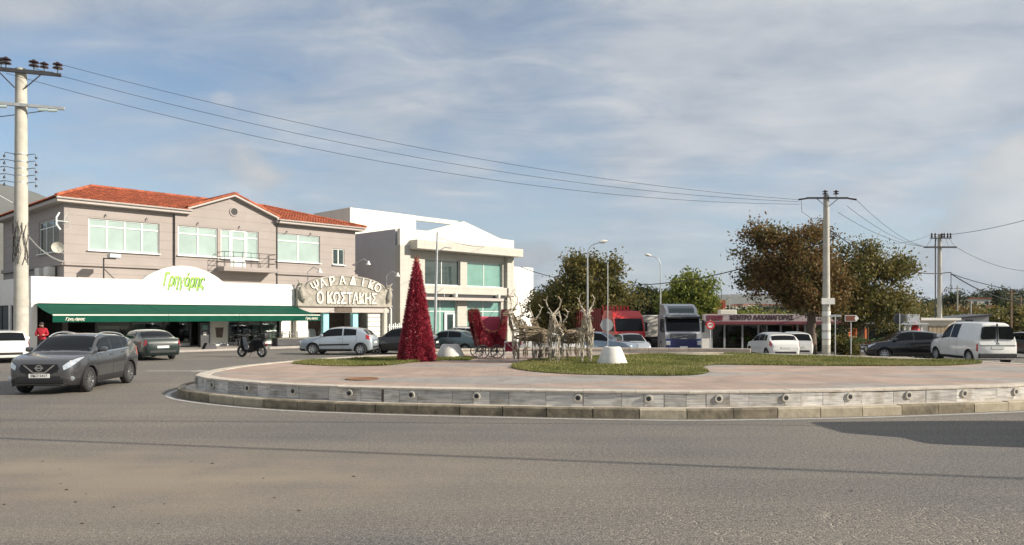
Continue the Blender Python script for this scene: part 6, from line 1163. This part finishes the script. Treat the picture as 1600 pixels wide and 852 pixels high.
for x in (-1.3, -.6, .7, 1.25): MB().tube([(x, -.2, zz(386)), (x*.6, -.2, zz(373.5))], .014, 4).build('jumper_wire', MT['wire'], PR2)
MB().tube([(.2, -.2, zz(427)), (.9, -.2, zz(426)), (.95, -.2, zz(430))], .04, 5).tube([(.9, -.2, zz(426)), (.9, -.2, zz(456))], .03, 5).build('cable_bracket', MT['dkmetal'], PR2)
def wire(name, label, a, b, sag, r=.018, group=None, n=28):
    a, b = Vector(a), Vector(b); pts = [a.lerp(b, i/n)-Vector((0, 0, 4*sag*(i/n)*(1-i/n))) for i in range(n+1)]; o = MB().tube(pts, r, 4, False).build(name, MT['wire'], None, 60); tag(o, label, 'wire', group)
def loc(o, x, y, z): return o.location+Matrix.Rotation(o.rotation_euler.z, 3, 'Z') @ Vector((x, y, z))
gw = 'power lines between the tall pole and the postered pole'
for i, (x, yy, xr, zr_) in enumerate(((1.6, -.3, -1.85, h1-.33), (.6, -.3, -1.85, h1-.45), (-.55, -.3, -1.8, h1-.62))):
    wire('power_line', ['power line from the outermost insulator of the tall pole to the postered pole', 'power line from the inner insulator of the tall pole to the postered pole', 'lowest sagging power line from the tall pole to the postered pole'][i], loc(PL, x, yy, HT+.35-.35*i), loc(PR1, xr, -.2, zr_), 1.0+.25*i, .011, gw)
wire('power_line', 'power line leaving the top of the tall pole away from the shops', loc(PL, -1.6, -.3, HT+.3), (-60, 30, HT-1), .8, .016)
for i in range(4): wire('service_line', ['highest', 'second', 'third', 'lowest'][i]+' dark service cable leaving the side brackets of the tall pole', loc(PL, -.66, -.15, at(30, 247+i*11, 36).z-.14), (-62, 33+i, at(30, 262+i*12, 36).z-3.5), .5, .02, 'service cables leaving the tall pole')
for i, (py, xx) in enumerate(((172, -1.6), (178, 1.2))): wire('service_line', ['cable from the lower crossarm of the tall pole, shop side', 'cable from the lower crossarm of the tall pole, road side'][i], loc(PL, xx, -.33, z2_-.15), (-60, 31, z2_-4-i), .5, .02)
wire('drop_cable', 'pale service cable from the tall pole to the corner of the grey building', loc(PL, .3, -.1, at(40, 368, 36).z), FA.w(uL, DU, FA.z(100, 409, DU)), .25, .045)
o = bpy.data.objects['drop_cable']; o.data.materials.clear(); o.data.materials.append(MT['galv'])
for i in range(3): wire('power_line', ['outer', 'middle', 'inner'][i]+' power line from the postered pole to the switch pole', loc(PR1, 1.85-.5*i*1.2, -.2, h1-.33-.4*i), loc(PR2, -1.4+i*.1, -.2, zz(386)), .5, .016, 'power lines to the switch pole')
wire('cable', 'thick black cable from the postered pole past the trees to the switch pole', loc(PR1, .2, -.1, at(1291, 360, PY).z-pb1.z), loc(PR2, .2, -.2, zz(427)), .9, .04)
wire('cable', 'thick black cable from the annex across to the postered pole', FB.w(uB+2, 1, zx), loc(PR1, -.2, 0, at(1291, 378, PY).z-pb1.z), 2.3, .035)
wire('cable', 'thick black cable leaving the switch pole away from the island', loc(PR2, .9, -.2, zz(428)), at(1760, 440, 62), 2.3, .045); wire('cable', 'thin cable leaving the switch pole away from the island', loc(PR2, .9, -.2, zz(428)), at(1760, 452, 62), 1.0, .03)
wire('power_line', 'rising power line from the switch pole top away from the island', loc(PR2, .85, -.2, zz(367)), at(1720, 305, 50), .4, .02); wire('power_line', 'sagging power line from the lower switch pole arm', loc(PR2, 1.4, -.2, zz(387)), at(1690, 415, 62), 1.2, .016); wire('power_line', 'thin line from the postered pole to the top of the switch pole', loc(PR1, .2, -.1, h1-2.6), loc(PR2, -.8, -.2, zz(367)), .7, .014)
# overhead cable beside the camera; only its shadow crosses the road in view
el = math.tan(SUN_EL); hw0 = 8.0; sh = lambda p: Vector((p.x+sdir.x/sdir.z*hw0, p.y+sdir.y/sdir.z*hw0, hw0)); A_, B_ = sh(gp(0, 685)), sh(gp(1600, 748)); dv = B_-A_; wire('overhead_cable', 'thick overhead cable spanning the road beside the camera', A_-dv*1.2, B_+dv*1.0, .0, .05)
A2, B2 = sh(gp(0, 656.5)), sh(gp(1600, 667)); wire('overhead_cable', 'thinner overhead cable spanning the road beside the camera', A2-(B2-A2)*1.2, B2+(B2-A2)*1.0, .0, .03)
for i, (s, lab) in enumerate(((-1.2, 'timber pole carrying the overhead cable on the shop side'), (2.0, 'timber pole carrying the overhead cable behind the camera'))):
    e = A_+dv*s; o = thing('timber_pole', lab, 'utility pole', (e.x, e.y, 0)); MB().lathe([(.15, -.2), (.11, hw0+.4), (0, hw0+.42)], (0, 0, 0), 12).build('shaft', MT['wood'], o, 50)
# street lamps
def lamp(px, Y, top, reach, label, drop=False):
    b = gxy(px, Y); o = thing('street_lamp', label, 'street lamp', b, 0); ht = at(px, top, Y).z-b.z; rr = abs(reach); s = 1 if reach > 0 else -1
    pts = [(0, 0, -.2), (0, 0, ht*.5), (0, 0, ht-.9)]+[(s*rr*(1-math.cos(a))*.6, 0, ht-.9+.75*math.sin(a)) for a in [R(20*k) for k in range(1, 5)]]+[(s*rr*.9, 0, ht-.02)]; MB().tube(pts, [.075, .06, .045]+[.032]*4+[.028], 8).build('post', MT['galv'], o, 50)
    MB().tube([(s*rr*.8, 0, ht-.05), (s*rr*1.1, 0, ht+.02), (s*rr*1.4, 0, ht+.06)], [.06, .14, .05], 8).build('lamp_head', MT['plaster'], o, 50)
lamp(918, 52, 378, 1.0, 'street lamp with curved arm rising out of the round olive tree'); lamp(1032, 66, 399, -1.0, 'street lamp between the trucks with arm towards the olive tree')
g = gxy(679, 44); o = thing('lamp_post', 'slim steel post with small bracket in front of the white office block', 'pole', g); ht = at(683, 360, 44).z; MB().tube([(0, 0, -.1), (.08, 0, ht*.5), (.17, 0, ht)], [.1, .085, .05], 8).build('post', MT['galv'], o, 50); MB().tube([(.12, 0, ht-1.2), (.6, 0, ht-.9), (1.0, 0, ht-.95)], .025, 5).tube([(.1, 0, ht-3.6), (.55, -.1, ht-3.3), (.6, -.1, ht-3.9)], .02, 5).build('bracket', MT['galv'], o)
wire('service_line', 'thin cable from the slim steel post to the office block gable', g+Vector((.17, 0, ht-.3)), FB.w(bu(745), -1.0, zb1-.1), .15, .016)
# signs
mat('sign_red', (.60, .03, .03), .4); mat('sign_brown', (.16, .05, .03), .5, var=.1); mat('sign_back', (.42, .43, .44), .45, .5, var=.1)
g = gxy(1110, 43); o = thing('round_sign', 'round red ringed traffic sign beside the blue truck', 'traffic sign', g); zc1 = at(1110, 508, 43).z-g.z; MB().tube([(0, .03, -.1), (0, .03, zc1+.3)], .035, 6).build('post', MT['galv'], o, 40); MB().lathe([(0, -.02), (.23, -.02), (.23, .01), (0, .01)], (0, -.01, zc1), 24, 'y').build('sign_face', MT['plate'], o); MB().lathe([(.17, -.03), (.25, -.03), (.25, .01), (.17, .01)], (0, -.015, zc1), 24, 'y').build('red_ring', MT['sign_red'], o); MB().box(-.1, .1, -.04, -.02, zc1-.02, zc1+.05).build('symbol', MT['sign_red'], o)
g = gxy(948, 40); o = thing('octagon_sign', 'back of an octagonal traffic sign on a post before the red truck', 'traffic sign', g); zc1 = at(948, 508, 40).z-g.z; MB().tube([(.05, -.04, -.1), (.05, -.04, at(948, 412, 40).z-g.z)], .022, 6).build('post', MT['galv'], o, 40); MB().lathe([(0, 0), (.36, 0), (.36, .02), (0, .02)], (0, 0, zc1), 8, 'y').build('sign_plate', MT['sign_back'], o)
g = gxy(1405, 47); o = thing('round_sign', 'back of a dark round traffic sign before the kiosk', 'traffic sign', g); zc1 = at(1405, 498, 47).z-g.z; MB().tube([(0, -.03, -.1), (0, -.03, zc1+.3)], .035, 6).build('post', MT['galv'], o, 40); MB().lathe([(0, 0), (.36, 0), (.36, .02), (0, .02)], (0, 0, zc1), 24, 'y').build('sign_plate', MT['dkmetal'], o)
g = gp(1330, 553, IZ); o = thing('arrow_sign', 'brown arrow shaped direction sign on a thin post at the island edge', 'direction sign', (g.x, g.y, IZ)); zc1 = at(1330, 497.5, g.y).z-IZ; MB().tube([(0, .03, -.02), (0, .03, zc1+.12)], .022, 6).build('post', MT['galv'], o, 40)
MB().prism([(-.26, zc1-.13), (.2, zc1-.13), (.32, zc1), (.2, zc1+.13), (-.26, zc1+.13)], -.015, .015).build('sign_plate', MT['plate'], o); MB().prism([(-.24, zc1-.11), (.18, zc1-.11), (.13, zc1), (.18, zc1+.11), (-.24, zc1+.11)], -.021, -.016).build('sign_panel', MT['sign_brown'], o)
g = gxy(1305, 46); o = thing('bus_stop_post', 'thin grey post with small plate beside the postered pole', 'post', g); zc1 = at(1305, 494, 46).z-g.z; MB().tube([(0, 0, -.1), (0, 0, zc1+.1)], .03, 6).build('post', MT['galv'], o, 40); MB().box(-.35, .38, -.03, .0, zc1-.05, zc1+.08).build('plate', MT['sign_back'], o)
mat('orange', (.55, .12, .02), .7, var=.2)
g = gxy(1341, 55); o = thing('orange_banner', 'orange banner hanging on posts behind the brown arrow sign', 'banner', g); b = MB()
for k in range(8): x0, x1 = -.7+k*.17, -.7+(k+1)*.17; y0, y1 = .05*math.sin(k*1.6), .05*math.sin((k+1)*1.6); zt_ = at(1341, 513, 55).z-g.z; b.add([(x0, y0, zt_-1.0), (x1, y1, zt_-1.02), (x1, y1, zt_), (x0, y0, zt_)], [(0, 1, 2, 3)])
b.build('cloth', MT['orange'], o, 60)
for x in (-.75, .72): MB().tube([(x, 0, -.1), (x, 0, zt_+.1)], .03, 6).build('post', MT['wood'], o)
# palm by the road at the right, bushes
leafmat('leaf_palm', [(.03, .06, .02), (.06, .10, .03), (.10, .14, .05)])
g = gxy(1362, 48); PA = thing('palm', 'low palm with arching fronds beside the kiosk', 'palm', g); MB().lathe([(.22, -.2), (.2, .5), (.15, .9), (0, 1.0)], (0, 0, 0), 10).build('trunk', MT['bark'], PA, 50)
for k in range(15):
    a = k*2.4; L_ = random.uniform(1.3, 1.9); f = MB(); sp = [(L_*t*math.cos(a), L_*t*math.sin(a), .9+.9*t*1.2-1.25*t*t*random.uniform(.8, 1.2)) for t in [i/8 for i in range(9)]]; f.tube(sp, [.03-.003*i for i in range(9)], 4, False)
    for i in range(1, 9):
        for s in (-1, 1):
            for j in (0, .5):
                p = Vector(sp[i-1]).lerp(Vector(sp[i]), j); n_ = Vector((-math.sin(a)*s, math.cos(a)*s, -.5)); d_ = Vector((math.cos(a), math.sin(a), 0)); q_ = p+n_*.38+d_*.15; f.add([p-d_*.02, p+d_*.02, q_], [(0, 1, 2)])
    f.build('frond', MT['leaf_palm'], PA)
def bush(px, Y, w, h, m, label, n=60):
    b = gxy(px, Y); s = Y/F; t = thing('bush', label, 'bush', b); c_ = np.c_[np.random.normal(0, w*s*.4, n), np.random.normal(0, .5, n), np.abs(np.random.normal(h*s*.45, h*s*.3, n))]; leaves(c_, 34, .22, .11, m, 'foliage', t); k = MB()
    for q in c_[:18]: k.tube([(0, 0, -.1), tuple(q)], [.03, .01], 4, False)
    k.build('stems', MT['bark'], t)
bush(1324, 50, 22, 30, 'leaf_olive', 'scrubby olive bush at the foot of the arrow sign'); bush(1385, 60, 30, 34, 'leaf_dark', 'dark bush under the golden olive tree'); bush(1300, 56, 44, 34, 'leaf_dark', 'dark bush behind the postered pole', 90); bush(1270, 58, 40, 26, 'leaf_dark', 'dark low shrubs in front of the market hall end', 80)
# ------------------------------------------------------------------ far country: wooded slope, trees, houses, mountains, haze
mat('hill', (.055, .065, .025), .95, col2=(.10, .085, .045), scale=.03); mat('rock', (.12, .12, .10), .95, col2=(.17, .16, .12), scale=.004, det=8); mat('farwall', (.62, .58, .50), .8, var=.1)
def ridge_mesh(name, prof, Y, depth, m, base=-4, n=140, rough=.0):
    xs = np.linspace(prof[0][0], prof[-1][0], n); f = np.interp(xs, [p[0] for p in prof], [p[1] for p in prof]); rng = np.random.RandomState(3); mb = MB(); rows = 9; vs = []
    nz = np.convolve(rng.normal(0, 1, n), np.ones(5)/5, 'same')
    for j in range(rows):
        t = j/(rows-1); y = Y-depth*(1-t)
        for i in range(n):
            top = H+(HZ-f[i])/F*Y; X = (xs[i]-800)/F*Y; h = base+(top-base)*(math.sin(t*math.pi/2)**1.3)+nz[i]*rough*t*(1+.5*math.sin(i*1.7+j*2)); vs.append((X, y+rng.normal(0, depth*.015), h))
    b = len(vs); vs += [((xs[i]-800)/F*Y, Y+depth*.6, base) for i in range(n)]
    fs = [(j*n+i, j*n+i+1, (j+1)*n+i+1, (j+1)*n+i) for j in range(rows) for i in range(n-1)]; mb.add(vs, fs); return tag(mb.build(name, m, None, 80), kind='structure')
ridge_mesh('mountains', [(-1400, 250), (-500, 268), (-200, 280), (0, 289), (30, 294), (60, 302), (110, 322), (250, 375), (400, 412), (600, 440), (760, 452), (850, 458), (950, 468), (1040, 470), (1100, 461), (1160, 463), (1230, 470), (1330, 476), (1450, 480), (1700, 484), (3000, 480)], 3000, 1500, MT['rock'], -5, 170, 5)
hl = ridge_mesh('hills', [(1000, 500), (1180, 489), (1300, 485), (1400, 481), (1440, 474), (1480, 465), (1530, 462), (1580, 470), (1640, 473), (1800, 470), (2200, 455), (2800, 450)], 330, 190, MT['hill'], -2, 90, .4)
def hill_z(x, y):
    return 0
# trees on the far slope: a wood that reads as one mass
hm = hl.data; HV = np.array([v.co for v in hm.vertices]); 
cl = []
for k in range(520):
    px = random.uniform(1090, 1700); t = random.random()**.8; i = np.argmin(np.abs(HV[:, 0]/HV[:, 1]-(px-800)/F)+np.abs(HV[:, 1]-(140+190*t))/400); v = HV[i]; cl.append((v[0]+random.gauss(0, 2), v[1]+random.gauss(0, 3), max(v[2], -.5)+random.uniform(.6, 2.2)))
cl = np.array(cl); sub = np.repeat(cl, 5, 0)+np.random.normal(0, 1, (len(cl)*5, 3))*np.array([1.3, 1.3, .9]); o = leaves(sub, 16, .8, .5, 'leaf_dark', 'far_wood', None); tag(o, 'mixed dark wood covering the distant slope', 'wood', kind='stuff')
def simple_tree(px, py, Y, h, w, m, label, kind='round'):
    x = (px-800)/F*Y; zt_ = at(px, py, Y).z; t = thing('cypress' if kind == 'cyp' else 'far_tree', label, 'tree', (x, Y, zt_-h)); n = 90
    if kind == 'cyp': z = np.random.uniform(0, 1, n); r = w*(1-z)**.7; a = np.random.uniform(0, 6.3, n); c_ = np.c_[r*np.cos(a)*.6, r*np.sin(a)*.6, z*h]
    else: u = np.random.normal(0, 1, (n, 3)); u /= np.linalg.norm(u, axis=1)[:, None]; c_ = u*np.random.uniform(.3, 1, (n, 1))*np.array([w, w, h*.4])+np.array([0, 0, h*.6])
    leaves(c_, 30, .5, .3, m, 'crown', t); MB().lathe([(.25, -2.5), (.18, h*.5), (0, h*.55)], (0, 0, 0), 7).build('trunk', MT['bark'], t, 50)
for px, py, Y, h, w, m, kd, lab in [(1557, 455, 190, 9, 1.8, 'leaf_dark', 'cyp', 'pointed dark cypress on the distant slope'), (1487, 458, 200, 8, 4, 'leaf_dark', 'r', 'round dark tree on the crest beside the switch pole'), (1440, 472, 150, 7, 4.5, 'leaf_olive', 'r', 'olive tree on the slope beside the golden tree'), (1562, 478, 90, 5.5, 3.4, 'leaf_olive', 'r', 'big olive tree behind the panel van'), (1590, 470, 120, 6.5, 4, 'leaf_dark', 'r', 'dark tree beyond the pale far house'), (1530, 480, 130, 5.5, 3.5, 'leaf_olive', 'r', 'grey green tree above the dark shed'), (1500, 478, 120, 5, 3.5, 'leaf_autumn', 'r', 'brown tree above the cream building'), (1466, 482, 110, 5, 3.4, 'leaf_olive', 'r', 'green tree behind the switch pole'), (1426, 486, 100, 5, 3.2, 'leaf_olive', 'r', 'green tree behind the kiosk'), (1180, 481, 150, 7, 6, 'leaf_green', 'r', 'green tree over the market hall roof'), (1145, 484, 160, 7, 5, 'leaf_olive', 'r', 'olive tree beside the red unfinished building'), (1225, 484, 140, 7, 5, 'leaf_olive', 'r', 'olive tree behind the large autumn tree'), (1620, 470, 100, 8, 4, 'leaf_dark', 'r', 'dark tree at the roadside past the van'), (980, 486, 110, 7, 5, 'leaf_dark', 'r', 'dark tree behind the red truck'), (1052, 490, 100, 6, 4, 'leaf_dark', 'r', 'dark tree behind the blue truck')]:
    simple_tree(px, py, Y, h, w, MT and m, lab, kd)
def far_house(px, py, Y, w, h, d, label, m='farwall'):
    p = at(px, py, Y); o = thing('far_house', label, 'house', (p.x, p.y, p.z-h), R(random.uniform(-20, 20))); MB().box(-w/2, w/2, 0, d, -6, h).build('wall', MT[m], o); MB().box(-w/2-.3, w/2+.3, -.3, d+.3, h, h+.3).build('roof', MT['tile'], o)
    for x in (-w*.25, w*.25): MB().box(x-.5, x+.5, -.06, .02, h-2.1, h-.8).build('window', MT['pane_dark'], o)
for i, (px, py, Y, w, h) in enumerate([(1574, 480, 150, 8, 4.5), (1533, 467, 240, 7, 3), (1502, 473, 230, 5, 3), (1193, 476, 420, 26, 6), (1172, 477, 430, 18, 5), (1216, 477, 410, 20, 6), (1150, 478, 400, 14, 4)]):
    far_house(px, py, Y, w, h, 6, ['pale house on the slope above the panel van', 'white house high on the slope beside the cypress', 'small pale house on the slope by the switch pole', 'broad white block in the distant town', 'low white block in the distant town near the red building', 'white block in the distant town beside the autumn tree', 'small white block in the distant town above the cream tank'][i])
# telegraph poles far off
for i, (px, top, Y) in enumerate([(1496, 446, 110), (1517, 470, 110), (1580, 452, 80), (1595, 462, 95), (1140, 462, 150)]):
    b = at(px, top, Y); o = thing('far_pole', ['thin distant pole beyond the switch pole', 'short pale distant pole above the dark shed', 'dark distant pole behind the panel van', 'dark distant pole past the pale house', 'thin distant pole beside the red unfinished building'][i], 'pole', (b.x, b.y, gz(b.x, b.y))); hh = b.z-gz(b.x, b.y); MB().lathe([(.12, -1), (.08, hh), (0, hh+.02)], (0, 0, 0), 8).build('shaft', MT['wood' if i in (2, 3) else 'pole'], o, 50); MB().box(-.5, .5, -.05, .05, hh-.5, hh-.4).build('crossarm', MT['wood'], o)
# haze
hb = MB().box(-4200, 4200, -60, 4700, -8, 720).build('haze', MT['white']); hb.data.materials.clear(); hm_ = bpy.data.materials.new('haze_air'); hm_.use_nodes = True; nt = hm_.node_tree; nt.nodes.remove(nt.nodes['Principled BSDF']); pv_ = nt.nodes.new('ShaderNodeVolumePrincipled'); pv_.inputs['Color'].default_value = (.66, .80, 1, 1); pv_.inputs['Density'].default_value = 6e-5; pv_.inputs['Anisotropy'].default_value = .2; nt.links.new(pv_.outputs[0], nt.nodes['Material Output'].inputs['Volume']); hb.data.materials.append(hm_); tag(hb, 'thin pale blue haze in the air', 'haze', kind='stuff')
